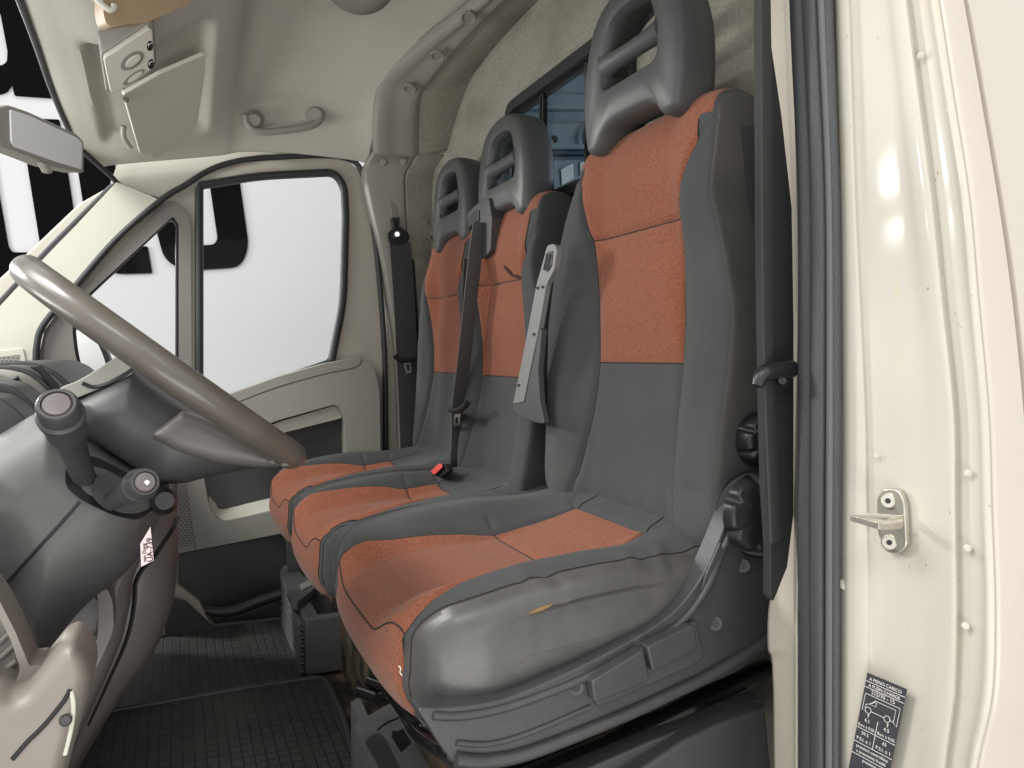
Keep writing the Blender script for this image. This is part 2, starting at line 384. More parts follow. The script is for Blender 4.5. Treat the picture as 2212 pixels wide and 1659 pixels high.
def seam_lines(vs, info, centre, parent, cols, rows, off, extra=()):
    row, pr, n = info; up = Vector((0, centre, 0))
    ci = [min(range(len(row)), key=lambda i: abs(row[i][0] - s * .46)) for s in (-1, 1)]
    for j0, j1 in cols:
        for c in ci:
            js = list(range(j0, j1 + 1)) if j1 >= j0 else list(range(j0, n)) + list(range(0, j1 + 1))
            P = [vs[c * n + j] + up + off for j in js]
            o = tube('seam', P, .0011, SEAM, parent, 6); o.matrix_parent_inverse = Matrix.Identity(4)
    for c in extra:
        js = list(range(cols[0][0], n)) + list(range(0, cols[0][1] + 1)) if cols[0][1] < cols[0][0] else list(range(cols[0][0], cols[0][1] + 1))
        o = tube('seam', [vs[c * n + j] + up + off for j in js], .0011, SEAM, parent, 6); o.matrix_parent_inverse = Matrix.Identity(4)
    for j in rows:
        P = [vs[c * n + j] + up + off for c in range(ci[0], ci[1] + 1)]
        o = tube('seam', P, .0011, SEAM, parent, 6); o.matrix_parent_inverse = Matrix.Identity(4)
def near(pr, fn, cond): return min((j for j in range(len(pr)) if cond(*pr[j])), key=lambda j: abs(fn(*pr[j])))
def build_pillow(names, vs, fsets, centre, parent):
    """names: {group: (object name, material, child_of_first)}"""
    cy = centre; first = None; out = {}
    order = list(names)
    for g in order:
        if not fsets[g]: continue
        nm, m, sub = names[g]; used = sorted({i for f in fsets[g] for i in f}); mp = {a: b for b, a in enumerate(used)}
        me = mesh(nm, [vs[i] + Vector((0, cy, 0)) for i in used], [tuple(mp[i] for i in f) for f in fsets[g]])
        o = link(nm, me, m, parent if not sub else out[order[0]])
        if sub: o.matrix_parent_inverse = Matrix.Identity(4)
        out[g] = o
    return out
def gauss(d, w): return math.exp(-(d / w) ** 2)

def make_backrest(cy, hw, parent, dz=0, dx=0, sc=1.0, worn=False):
    prof = [(.72, -.275), (.685, -.27), (.665, -.235), (.672, -.16), (.682, -.08), (.690, 0), (.693, .1), (.692, .2), (.687, .28), (.690, .335), (.706, .370), (.738, .384), (.775, .368), (.795, .30), (.80, .15), (.795, 0), (.785, -.15), (.765, -.25)]
    Wt = [(-.28, .84), (-.24, .89), (-.2, .93), (-.12, .98), (-.02, 1.04), (.06, 1.05), (.14, .97), (.22, .86), (.28, .83), (.33, .79), (.38, .75)]
    si = [(-.3, .150), (-.2, .128), (-.1, .118), (-.01, .116), (.1, .119), (.2, .124), (.25, .138), (.30, .162), (.33, .195), (.35, .24), (.38, .25)]
    def isf(x, z): return x < .735 or z > .368
    def S_(z): return lerp_tab(si, z) * sc
    def skel(x, z): return (.735 + (x - .735) * .25, max(-.22, min(.32, z)))
    def Wf(x, z): return lerp_tab(Wt, z)
    rnd = [(random.uniform(-.2, .1), random.uniform(.004, .009), random.uniform(-1, 1)) for _ in range(9)]
    def deform(v, yn, k, x, z):
        ay = abs(v.y); fr = 1 - sstep(.70, .77, x)
        if fr:
            fade = 1 - sstep(.20, .34, z) * .75
            b = sstep(.42, .78, abs(yn)) * .036 * fade
            v.x -= b * fr * sstep(.0, .8, k)
            v.x += .006 * math.cos(min(1, ay / .12) * math.pi / 2) * 0
            # swelling of the insert above and below the cross seam
            v.x -= .010 * gauss(z - .10, .09) * (1 - sstep(.08, .14, ay)) + .008 * gauss(z - .27, .05) * (1 - sstep(.1, .16, ay))
            g = 0
            g = max(g, gauss(ay - S_(z), .0050))
            if z > -.005: g = max(g, gauss(z - .203, .004) * (1 if ay < S_(z) else 0))
            g = max(g, gauss(z + .008, .004) * (1 if ay < S_(z) else 0) * .6)
            v.x += .0062 * g
            if v.y > 0 or True:
                s2 = gauss(abs(yn) - .905, .012) * (1 if z < .33 else 0)
                v.x += .003 * s2
            if worn and yn < -.5:
                for (zz, ww, q) in rnd: v.x += .0022 * gauss(z - zz - q * .02 * (yn + .7), ww) * gauss(yn + .8, .11)
        if worn and v.y > 0: v.y *= 1 + .06 * sstep(.30, .15, z) if False else 1 + .06 * (1 - sstep(.12, .30, z))
        if worn and v.y < 0 and z < 0: v.y *= 1 + sstep(0, .24, -z) * (1.04 / max(lerp_tab(Wt, z), .5) - 1)
        return v + Vector((dx - .010, 0, dz))
    def cl(yn, k, x, z, y):
        if (x < .745 and z > -.008 and abs(y) < 1) or (z > .338 and x < .80 and k > .86): return 'insert'
        if worn and yn < -.9 and k < .78: return 'side'
        return 'main'
    vs, fs, info = pillow(prof, skel, hw, Wf, deform, cl, ('main', 'insert', 'side'), parent, n_exp=8, ns=190, nu=100, seam=lambda x, z: S_(z))
    out = build_pillow({'main': ('backrest', CHAR, 0), 'insert': ('orange_insert', ORANGE, 1), 'side': ('vinyl_side', VINYL, 1)}, vs, fs, cy, parent)
    pr = info[1]; fr_ = lambda x, z: x < .73
    jb = near(pr, lambda x, z: z + .215, fr_); jm = near(pr, lambda x, z: z + .008, fr_); jw = near(pr, lambda x, z: z - .203, fr_); jt = near(pr, lambda x, z: z - .335, fr_)
    seam_lines(vs, info, cy, out['main'], [(jb, jt)], [jm, jw], Vector((-.0004, 0, 0)))
    return out

def make_cushion(cy, hw, parent, dz=0, dx=0, sc=1.0, worn=False, xr=.62):
    prof = [(.72, -.245), (.68, -.247), (.62, -.272), (.54, -.300), (.46, -.318), (.38, -.325), (.30, -.330), (.262, -.338), (.236, -.358), (.226, -.392), (.236, -.428), (.262, -.452), (.35, -.45), (.48, -.42), (.60, -.385), (.70, -.35), (.74, -.30)]
    si = [(.215, .185), (.24, .196), (.27, .190), (.31, .176), (.37, .166), (.43, .156), (.47, .142), (.52, .140), (.56, .132), (.62, .112), (.7, .1)]
    def S_(x): return lerp_tab(si, x) * sc
    def skel(x, z): return (max(.28, min(.68, x)), -.37 + (x - .25) * .10 if x > .25 else -.37)
    def Wf(x, z): return .90 + .10 * sstep(.2, .32, x) + .02 * gauss(x - .45, .15)
    rnd = [(random.uniform(.34, .66), random.uniform(.006, .012), random.uniform(-1, 1)) for _ in range(12)]
    def deform(v, yn, k, x, z):
        ay = abs(v.y); top = 1 if (z > -.37 + (x - .25) * .10) else 0
        b = sstep(.35, .72, abs(yn))
        if top:
            v.z += b * (.024 + .028 * gauss(x - .42, .17)) * sstep(.1, .7, k) * (1 - sstep(.46, .74, x) * .85)
            v.z += .012 * gauss(x - .37, .08) * (1 - b) * .6
        v.x -= .012 * (1 - (yn) ** 2) * (1 - sstep(.2, .34, v.x)) * 1.0
        if top or x < .24:
            g = gauss(ay - S_(x) * (.80 if v.y > 0 else 1), .004) * (1 if x < xr else 0)
            t = (ay - 0) / .16
            g = max(g, gauss(x - .478, .0045) * (1 if ay < S_(x) + .004 else 0) * .8 if top else 0)
            g = max(g, gauss(x - .245, .0032) * (1 if ay < S_(x) else 0) * .7 if top else 0)
            g = max(g, gauss(x - xr, .004) * (1 if ay < S_(xr) else 0) if top else 0)
            if x > xr: g = max(g, gauss(ay - S_(xr) - (x - xr) * .9, .004) * .7)
            if top: v.z -= .0062 * g
            else: v.x += .0062 * g
        # top/side seam of the bolsters
        s2 = (gauss(k - .81, .012) - .8 * gauss(k - .75, .035)) * (1 if abs(yn) > .8 and top else 0); v.z -= .004 * s2
        if worn and yn < -.55 and top:
            for (xx, ww, q) in rnd: v.z += .0042 * gauss(x - xx - q * .12 * (yn + .8), ww) * gauss(yn + .86, .12) * q
        if worn and yn < -.8 and .45 > k > .0:
            v.y += .010 * gauss(x - .45, .10) * gauss(k - .5, .25)
        return v + Vector((dx, 0, dz))
    def cl(yn, k, x, z, y):
        if x < xr and abs(y) < 1 and (z > -.37 + (x - .25) * .10 or x < .28): return 'insert'
        if worn and yn < -.80 and (k < .80 or z < -.37 + (x - .25) * .1): return 'side'
        return 'main'
    vs, fs, info = pillow(prof, skel, hw, Wf, deform, cl, ('main', 'insert', 'side'), parent, n_exp=4, ns=200, nu=100, seam=lambda x, z: S_(x), far=.80)
    out = build_pillow({'main': ('seat_cushion', CHAR, 0), 'insert': ('orange_insert', ORANGE, 1), 'side': ('vinyl_side', VINYL, 1)}, vs, fs, cy, parent)
    pr = info[1]; tp_ = lambda x, z: z > -.36
    ja = near(pr, lambda x, z: z + .366, lambda x, z: x < .3); jr = near(pr, lambda x, z: x - xr, tp_); je = near(pr, lambda x, z: x - xr - .07, tp_); jm = near(pr, lambda x, z: x - .478, tp_); jn = near(pr, lambda x, z: z + .425, lambda x, z: x < .3)
    seam_lines(vs, info, cy, out['main'], [(je, jn)], [ja, jm, jr], Vector((-.0002, 0, .0004)), [min(range(len(info[0])), key=lambda i: abs(info[0][i][1] - .805) + (9 if info[0][i][0] > 0 else 0))])
    return out

def make_headrest(cy, parent, dz=0, dx=0, s=1.0):
    """open foam head restraint: rounded frame, two windows, one cross bar. y = away, z = up"""
    x = .652
    o = [(-.128, -.005, .02), (-.137, .05, .03), (-.135, .12, .06), (-.100, .215, .07), (0, .238, .15), (.100, .215, .07), (.135, .12, .06), (.137, .05, .03), (.124, -.012, .014), (.098, -.014, .01), (.070, .016, .02), (.045, .024, .02), (-.045, .024, .02), (-.075, .018, .012), (-.092, -.006, .012)]
    h1 = [(-.066, .075, .018), (.066, .075, .018), (.070, .118, .012), (-.070, .118, .012)]
    h2 = [(-.072, .142, .012), (.072, .142, .012), (.058, .178, .03), (.03, .192, .02), (-.03, .192, .02), (-.058, .178, .03)]
    P = lambda L, xx: [Vector((xx + dx, cy + q[0] * s, .368 + dz + q[1] * s)) for q in L]
    outer = fillet(o, .02, 7); H = [(-.078, .084, .018), (.078, .084, .018), (.077, .13, .03), (.056, .182, .03), (.028, .192, .02), (-.028, .192, .02), (-.056, .182, .03), (-.077, .13, .03)]
    hole = fillet(H, .02, 7)
    # frame as ring loft: front lip, rounded side, back narrower
    n = 140
    def resample(L, n):
        L = [Vector(q) for q in L]; d = [0]
        for a, b in zip(L, L[1:] + L[:1]): d.append(d[-1] + (b - a).length)
        out = []
        for i in range(n):
            t = d[-1] * i / n; j = max(k for k in range(len(L)) if d[k] <= t); f = (t - d[j]) / max(d[j + 1] - d[j], 1e-9); out.append(L[j].lerp(L[(j + 1) % len(L)], f))
        return out
    def offs(L, d):
        m = len(L); out = []
        for i, p in enumerate(L):
            t = (L[(i + 1) % m] - L[i - 1]).normalized(); out.append(p + Vector((-t.y, t.x)) * d)
        return out
    O = resample(outer, n); I = resample(hole, n)
    # start both at the same angle (bottom centre)
    def rot(L):
        k = min(range(n), key=lambda i: abs(math.atan2(L[i].x, -(L[i].y - .11)))); return L[k:] + L[:k]
    def ccw(L): 
        a = sum(p.x * q.y - q.x * p.y for p, q in zip(L, L[1:] + L[:1])); return L if a > 0 else L[::-1]
    O = rot(ccw(O)); I = rot(ccw(I))
    # rematch inner points by angle of the outer ones
    def ring(L, d, xx): return [Vector((x + dx + xx, cy + q.x * s, .368 + dz + q.y * s)) for q in (offs(L, d) if d else L)]
    rings = [ring(O, .030, .074), ring(O, .014, .078), ring(O, .004, .070), ring(O, 0, .055), ring(O, -.002, .03), ring(O, -.001, .012), ring(O, .003, .004), ring(O, .009, 0),
             ring(I, -.010, .001), ring(I, -.004, .004), ring(I, -.001, .011), ring(I, .001, .022), ring(I, -.005, .034), ring(I, -.013, .048), ring(I, -.016, .066)]
    vs = [v for r in rings for v in r]; fs = []; R = len(rings)
    for a in range(R):
        b = (a + 1) % R
        for j in range(n): fs.append((a * n + j, a * n + (j + 1) % n, b * n + (j + 1) % n, b * n + j))
    ob = link('headrest', mesh('headrest', vs, fs), HEADP, parent)
    xb = x + dx + .021; zb = .368 + dz + .128 * s
    pts = [Vector((xb, cy + t * .082 * s, zb + .002)) for t in (-1, -.6, 0, .6, 1)]
    cb = tube('cross_bar', pts, lambda t: .0145 + .009 * abs(2 * t - 1) ** 3, HEADP, ob, 20, sm=6)
    cb.matrix_parent_inverse = Matrix.Identity(4)
    for q in (-.05, .05):
        p = tube('headrest_post', [(x + dx + .05, cy + q, .37 + dz), (x + dx + .055, cy + q, .33 + dz)], .006, BLACK, ob); p.matrix_parent_inverse = Matrix.Identity(4)
    return ob
# ---------------------------------------------------------------- driver seat
DY = 1.022
ds = thing('driver_seat', 'nearest and largest orange and charcoal seat, its side worn, with two black knobs', 'seat', (.5, DY, -.74))
make_backrest(DY, .245, ds, worn=True); make_cushion(DY, .257, ds, worn=True, dz=.018); make_headrest(DY, ds, dz=-.008)
# side valance (plastic skirt) with levers and knobs, plane y about .74
V = .745
def kp(*pts): return pts
skirt = [(905, 1532), (960, 1529), (1010, 1524), (1100, 1506), (1250, 1442), (1400, 1362), (1470, 1308), (1520, 1240), (1548, 1180), (1580, 1105), (1625, 1048), (1680, 1035), (1735, 1050), (1745, 1150), (1740, 1260), (1710, 1345), (1660, 1400), (1600, 1447), (1500, 1492), (1400, 1538), (1250, 1602), (1150, 1640), (1060, 1664), (1000, 1662), (958, 1622), (925, 1570)]
sk = pslab('side_valance', [tuple(v) for v in crv([(p[0], p[1], 0) for p in skirt], 5, True)], V, .03, PLASM, ds, bevel=.006, holes=())
# raised rib lines on the valance
def rib(name, pix, y, r, m, parent, flat=1):
    o = tube(name, AY(pix, y), r, m, parent, 10, sm=6, flat=flat)
    if parent.type != 'EMPTY' and parent.parent is not None: o.matrix_parent_inverse = Matrix.Identity(4)
    return o
rib('valance_lip', [(935, 1545), (1000, 1546), (1100, 1526), (1250, 1470), (1400, 1395), (1480, 1335), (1530, 1265), (1560, 1190), (1600, 1110), (1640, 1065)], V, .005, PLASM, sk)
rib('valance_lip', [(985, 1640), (1053, 1644), (1155, 1622), (1346, 1546), (1463, 1492), (1533, 1458), (1650, 1388), (1700, 1335)], V - .002, .008, PLASM, sk)
rib('valance_lip', [(985, 1604), (1060, 1606), (1150, 1580), (1275, 1526)], V, .0035, PLASM, sk)
# lever pocket and levers
pk = pslab('lever_pocket', [(1272, 1462, 12), (1505, 1338, 8), (1522, 1420, 14), (1500, 1438, 12), (1290, 1532, 14)], V - .0045, .02, PLAS, sk, r=8, bevel=.003); pk.matrix_parent_inverse = Matrix.Identity(4)
for q in ([(1278, 1472, 10), (1390, 1404, 6), (1404, 1470, 6), (1284, 1520, 10)], [(1398, 1398, 6), (1500, 1348, 8), (1508, 1404, 8), (1410, 1452, 6)]):
    l = pslab('height_lever', q, V - .016, .022, PLASM, ds, r=6, bevel=.005)
for (a, b) in ((1244, 1485), (1545, 1347), (1605, 1222)):
    h = lathe('screw_hole', A(a, b, y=V - .002), A(a, b, y=V + .004), [(0, .0085), (.3, .0085), (.3, .0055), (1, .005)], PLASM, ds, 20)
    k = lathe('screw_recess', A(a, b, y=V - .0025), A(a, b, y=V + .001), [(0, .0052), (1, .005)], BLACK, h, 16); k.matrix_parent_inverse = Matrix.Identity(4)
tagp = pslab('plastic_wedge', [(1556, 1172), (1564, 1190), (1532, 1250), (1516, 1276), (1524, 1246)], V - .006, .003, PLASM, sk, bevel=.001); tagp.matrix_parent_inverse = Matrix.Identity(4)
# knobs
def knob(px, py, y, r, depth, parent):
    c = A(px, py, y=y); dirv = Vector((-.12, -1, .0)).normalized(); bm = bmesh.new(); n = 120; rings = []
    for t, rr in [(0, .96), (.1, 1.0), (.72, .97), (.9, .90), (1, .78), (1, .01)]:
        ring = []
        for j in range(n):
            a = 2 * math.pi * j / n; lob = (max(0, math.cos(7 * a)) ** 3) * (.17 if t > .15 else .0)
            ring.append(bm.verts.new(Vector((math.cos(a), 0, math.sin(a))) * (r * rr * (1 - lob)) + Vector((0, -depth * t, 0))))
        rings.append(ring)
    for a, b in zip(rings, rings[1:]):
        for j in range(n): bm.faces.new((a[j], a[(j + 1) % n], b[(j + 1) % n], b[j]))
    me = bpy.data.meshes.new('adjuster_knob'); bmesh.ops.recalc_face_normals(bm, faces=bm.faces); bm.to_mesh(me); bm.free(); me.transform(Matrix.Translation(c))
    return link('adjuster_knob', me, BLACK, parent)
kb = knob(1634, 948, .775, .037, .028, ds)
kb2 = knob(1627, 1106, .735, .050, .02, ds)
lathe('knob_collar', A(1640, 1110, y=.747), A(1640, 1110, y=.735), [(0, .057), (.6, .056), (1, .052)], BLACK, ds, 40)
# inboard armrest, folded up against the far side of the backrest
arm = [(1187, 532, 18), (1213, 528, 14), (1216, 600, 0), (1190, 760, 0), (1168, 908, 14), (1140, 905, 16), (1108, 884, 10), (1122, 800, 0), (1150, 680, 0), (1170, 590, 0)]
def AX(pts, x): return [A(p[0], p[1], x=x) for p in pts]
ar = slab('armrest', AX(fillet([(1182, 529, 8), (1198, 526, 8), (1203, 542, 5), (1197, 582, 6), (1180, 616, 4), (1164, 709, 0), (1150, 775, 0), (1131, 868, 3), (1108, 872, 4), (1125, 790, 0), (1141, 709, 0), (1158, 617, 0), (1170, 575, 0)], 4), .600), (.010, 0, 0), GREYT, ds, bevel=.003)
ar.data.materials[0] = mat('armrest_plastic', (.15, .155, .152), .5, bump=.1, bscale=1400)
a2 = slab('armrest_pad', AX(fillet([(1109, 866, 3), (1130, 862, 2), (1150, 772, 0), (1164, 706, 0), (1170, 712, 4), (1162, 800, 0), (1166, 870, 0), (1176, 916, 6), (1160, 914, 10), (1126, 902, 10), (1109, 888, 8)], 3), .602), (.012, 0, 0), PLAS, ar, bevel=.003); a2.matrix_parent_inverse = Matrix.Identity(4)
a3 = slab('armrest_slot', AX(fillet([(1181, 545, 4), (1194, 541, 4), (1191, 574, 2), (1182, 588, 2), (1172, 582, 2)], 4), .5985), (.004, 0, 0), BLACK, ar, bevel=.001); a3.matrix_parent_inverse = Matrix.Identity(4)
for i in range(4):
    a4 = tube('slot_slat', AX([(1181 + i * 3, 548), (1174 + i * 3, 582)], .5975), .0009, PLASM, ar, 6); a4.matrix_parent_inverse = Matrix.Identity(4)
for (a, b) in ((1161, 622), (1172, 620), (1153, 722), (1120, 832)):
    a5 = lathe('rivet_hole', A(a, b, x=.5995), A(a, b, x=.5975), [(0, .0028), (1, .0028)], BLACK, ar, 12); a5.matrix_parent_inverse = Matrix.Identity(4)
# seat hinge bracket visible between cushion and backrest
slab('hinge_bracket', AX([(1192, 1036), (1210, 1002), (1218, 1008), (1204, 1040)], .66), (.01, 0, 0), GREYT, ds, bevel=.002)
# under-seat metalwork
tube('seat_frame_tube', [A(842, 1488, y=1.0), A(880, 1545, y=.93), A(905, 1585, y=.87), A(960, 1622, y=.80), A(1010, 1650, y=.78), A(1080, 1690, y=.78)], .010, BMETAL, ds, 14, sm=8)
tube('seat_frame_tube', [A(862, 1500, y=.93), A(960, 1600, y=.86), A(1100, 1700, y=.86)], .012, BMETAL, ds, 14, sm=6)
box('seat_base', (.33, .82, -.74), (.70, 1.26, -.46), DIRTM, ds, .01)
tube('slide_rail', [A(1040, 1720, y=.80), A(1300, 1612, y=.80), A(1660, 1440, y=.80)], .018, BMETAL, ds, 10, flat=.6)
tube('slide_rail', [A(1200, 1720, y=.78), A(1440, 1606, y=.78), A(1490, 1586, y=.78)], .016, BMETAL, ds, 10, flat=.9)
slab('base_cover', [A(1330, 1700, y=.74), A(1480, 1600, y=.74), A(1560, 1562, y=.74), A(1655, 1530, y=.74), A(1672, 1700, y=.74)], (0, .03, 0), PLAS, ds, bevel=.006)
slab('base_cover', [A(1180, 1700, y=.76), A(1400, 1604, y=.76), A(1650, 1508, y=.76), A(1655, 1528, y=.76), A(1480, 1598, y=.76), A(1330, 1700, y=.76)], (0, .03, 0), PLASM, ds, bevel=.004)
# ---------------------------------------------------------------- passenger bench
bs = thing('passenger_bench', 'double passenger bench with two orange and charcoal seats behind the driver seat', 'bench seat', (.5, 1.75, -.74))
MY, PY = 1.545, 1.965
for cy, hw_, dx_ in ((MY, .212, 0), (PY, .218, .014)):
    make_backrest(cy, hw_, bs, dz=-.035, sc=1.10, dx=dx_); make_cushion(cy, hw_, bs, dz=-.004, sc=1.0, xr=.55); make_headrest(cy + (.012 if cy < 1.8 else -.02), bs, dz=-.060, dx=.012 + dx_, s=.97)
box('bench_base', (.34, 1.42, -.74), (.70, 2.10, -.46), DIRTM, bs, .01)
slab('leg_panel', [A(616, 1140, y=2.08), A(760, 1140, y=2.08), A(760, 1330, y=2.08), A(628, 1330, y=2.08)], (0, .012, 0), PLAS, bs, bevel=.003)
# tears in the cloth, laid onto the upholstery
from mathutils.bvhtree import BVHTree
def on_surface(px, py, objs, lift=.0006):
    o0 = Vector((0, 0, 0)); d = A(px, py, y=1).normalized(); best = None
    for o in objs:
        t = BVHTree.FromPolygons([v.co.copy() for v in o.data.vertices], [list(p.vertices) for p in o.data.polygons]); h = t.ray_cast(o0, d)
        if h[0] is not None and (best is None or h[3] < best[1]): best = (h[0], h[3])
    return best[0] - d * lift
mid_parts = [o for o in list(bs.children) + [c for k in bs.children for c in k.children] if o.type == 'MESH' and ('backrest' in o.name or 'insert' in o.name)]
SLIT = mat('slit_shadow', (.045, .012, .006), .95)
tr = tube('torn_slit', [on_surface(a, b, mid_parts) for a, b in ((1088, 574), (1094, 580), (1104, 590), (1114, 597), (1127, 603))], lambda t: .0006 + .0042 * math.sin(math.pi * t) ** .7, SLIT, bs, 10, sm=4)
drv = [o for o in list(ds.children) + [c for k in ds.children for c in k.children] if o.type == 'MESH' and ('cushion' in o.name or 'side' in o.name or 'insert' in o.name)]
FOAM = mat('foam', (.26, .17, .08), .95, (.12, .07, .03), 300, bump=.8, bscale=400, dist=.003)
tube('torn_foam', [on_surface(a, b, drv) for a, b in ((1140, 1325), (1160, 1319), (1178, 1312), (1196, 1303))], lambda t: .0005 + .0028 * math.sin(math.pi * t) * .7, FOAM, ds, 8, sm=3)
tube('frayed_thread', [on_surface(a, b, drv) for a, b in ((861, 1438), (866, 1444), (864, 1452), (869, 1460))], lambda t: .0006, WHITE, ds, 6, sm=3)
# belt guide between the two bench seats
gy = (MY + PY) / 2 - .02
gd = slab('belt_guide', AX(fillet([(1008, 462, 8), (1030, 438, 10), (1055, 425, 8), (1062, 470, 4), (1058, 545, 8), (1040, 562, 8), (1030, 545, 4), (1028, 470, 4), (1012, 490, 3)], 4), .655), (.09, 0, 0), PLASM, bs, bevel=.006)
g2 = slab('guide_mouth', AX([(1012, 468), (1024, 458), (1034, 454), (1034, 476), (1022, 482), (1013, 494)], .652), (.01, 0, 0), BLACK, gd, bevel=.001); g2.matrix_parent_inverse = Matrix.Identity(4)
# ================================================================ SHOWROOM
wall = slab('showroom_wall', [(-6, 5, -1.5), (7, 5, -1.5), (7, 5, 4), (-6, 5, 4)], (0, .1, 0), WALLM, bevel=0); struct(wall)
fl = slab('showroom_floor', [(-7, -5, -1.5), (8, -5, -1.5), (8, 5.1, -1.5), (-7, 5.1, -1.5)], (0, 0, -.05), FLOORC, bevel=0); struct(fl)
lt = thing('wall_lettering', 'huge black capital letters painted across the pale wall outside the van', 'lettering', (0, 4.99, 0))
LET = [
 [[(-90, -80), (70, -80), (118, 212), (31, 206), (26, 182), (15, 198), (2, 203), (-90, 205)], [[(-60, 24), (0, 26, 6), (16, 110), (15, 132), (6, 141, 10), (-60, 141)]]],
 [[(-70, 250), (-27, 252), (0, 430), (18, 532), (26, 545, 8), (78, 545, 8), (87, 532, 8), (64, 389), (43, 255), (128, 258), (149, 389), (172, 540), (150, 612, 60), (0, 614), (-40, 612)], []],
 [[(143, 205), (225, 210), (262, 440), (276, 533), (319, 532), (329, 590), (242, 592, 30), (200, 560, 30), (177, 425)], []],
 [[(298, 262), (386, 262), (406, 400), (424, 520), (434, 530, 8), (463, 528, 8), (470, 515, 6), (454, 404), (434, 262), (500, 262), (518, 392), (538, 533, 30), (520, 577, 40), (400, 585), (355, 562, 40), (335, 488), (321, 400)], []],
]
for o_, h_ in LET:
    slab('letter', AY(fillet(o_, 4), 4.985), (0, .012, 0), INK, lt, [AY(fillet(h, 4), 4.985) for h in h_], bevel=0)
# ================================================================ VAN BODY
van = thing('cargo_van', 'cream painted delivery van cab with felt covered roof and bulkhead around the seats', 'van', (.3, 1.45, -.76))
YS = [.62, .72, .85, 1.1, 1.45, 1.8, 2.0, 2.15, 2.26, 2.325]
def zrow(f): # f at y = 1.45,1.8,2.0,2.15,2.26,2.325
    return [f[5], f[4], f[3], f[1], f[0], f[1], f[2], f[3], f[4], f[5]]
ST = [((-.24, -.245, -.245, -.235, -.215, -.175), (.655, .64, .615, .58, .545, .515)),
      ((-.20, -.20, -.20, -.19, -.17, -.14), (.648, .632, .603, .575, .55, .525)),
      ((-.08, -.08, -.08, -.08, -.08, -.07), (.645, .628, .598, .572, .555, .54)),
      ((.06,) * 6, (.722, .708, .672, .635, .597, .565)),
      ((.13,) * 6, (.765, .752, .715, .672, .625, .58)),
      ((.19,) * 6, (.85, .843, .795, .725, .66, .595)),
      ((.32,) * 6, (.86, .85, .805, .735, .67, .605)),
      ((.48, .48, .48, .48, .48, .48), (.858, .848, .80, .73, .665, .605)),
      ((.66, .655, .60, .56, .55, .55), (.852, .835, .79, .715, .65, .60))]
rows = [[Vector((x, y, z)) for x, y, z in zip(zrow(xs), YS, zrow(zs))] for xs, zs in ST]
def liner_fn(v):
    a = sstep(-.175, -.145, v.x) * (1 - sstep(.055, .095, v.x)) * sstep(1.74, 1.78, v.y) * (1 - sstep(2.20, 2.25, v.y))
    v.z += .028 * a
    b = gauss(v.x - .36, .17) * gauss(v.y - 2.22, .05); v.z += .012 * b
    return v
rl = sheet('roof_lining', rows, .006, HEADL, van, 14, 14, liner_fn)
# outer roof skin above the lining
slab('roof_panel', [(-.3, .45, 1.02), (3.4, .45, 1.02), (3.4, 2.45, 1.02), (-.3, 2.45, 1.02)], (0, 0, .02), PANELP, van, bevel=0)
pslab('roof_side_lining', [(238, 396), (262, 330), (480, 270), (840, 262), (840, 372), (800, 352), (750, 334), (560, 334), (450, 362), (352, 428)], 2.352, .01, HEADL, van, bevel=0)
# header rubber along the windscreen edge
tube('windscreen_seal', [A(40, -80, y=1.45)] + [rows[0][i] + Vector((-.006, 0, -.002)) for i in range(4, 9)] + [A(250, 392, y=2.34), A(235, 408, y=2.36), A(105, 538, y=2.37), A(0, 652, y=2.37), A(-60, 715, y=2.37)], .007, RUBBER, van, 10, sm=6)
# bulkhead with its window opening
YB = [(.50, .66), (.56, .70), (.64, .755), (.72, .785), (.82, .80)] + [(.90 + .052 * i, .80) for i in range(6)] + [(1.21, .80)] + [(1.21 + .058 * i, .80) for i in range(1, 10)] + [(1.79, .80), (1.9, .80), (2.0, .80), (2.1, .80), (2.2, .79), (2.28, .775), (2.34, .75), (2.38, .715), (2.42, .66)]
ZB = [-.74, -.6, -.45, -.3, -.15, 0, .1, .2, .3, .357, .40, .45, .5, .55, .6, .64, .68, .72, .78, .84, .92, 1.0]
vs = []; fs = []
for z in ZB:
    for y, x in YB:
        vs.append(Vector((x + .006 * math.sin(7 * z + 3 * y) * (1 if not (1.15 < y < 1.85) else .0), y, z)))
nb = len(YB)
for i in range(len(ZB) - 1):
    for j in range(nb - 1):
        yc = (YB[j][0] + YB[j + 1][0]) / 2; zc = (ZB[i] + ZB[i + 1]) / 2
        if 1.21 < yc < 1.79 and .357 < zc < .64: continue
        fs.append((i * nb + j, i * nb + j + 1, (i + 1) * nb + j + 1, (i + 1) * nb + j))
bh = link('bulkhead', mesh('bulkhead', vs, fs), FELT, van)
sd = bh.modifiers.new('s', 'SOLIDIFY'); sd.thickness = .012; sd.offset = 0
def YZ(L, x): return [Vector((x, a, b)) for a, b in L]
fo = fillet([(1.205, .35), (1.797, .35), (1.797, .648), (1.205, .648)], .045); fi = fillet([(1.228, .373), (1.774, .373), (1.774, .622), (1.228, .622)], .03)
wf = slab('window_frame', YZ(fo, .782), (.035, 0, 0), RUBBER, bh, [YZ(fi, .782)], bevel=.006); wf.matrix_parent_inverse = Matrix.Identity(4)
fi2 = fillet([(1.238, .383), (1.764, .383), (1.764, .610), (1.238, .610)], .02)
w2 = slab('slide_frame', YZ(fi, .796), (.012, 0, 0), BLACK, wf, [YZ(fi2, .796)], bevel=.002); w2.matrix_parent_inverse = Matrix.Identity(4)
for yy in (1.602, 1.588, 1.385):
    w3 = slab('slide_rail', YZ([(yy, .38), (yy + .009, .38), (yy + .009, .615), (yy, .615)], .790), (.012, 0, 0), BMETAL, wf, bevel=.001); w3.matrix_parent_inverse = Matrix.Identity(4)
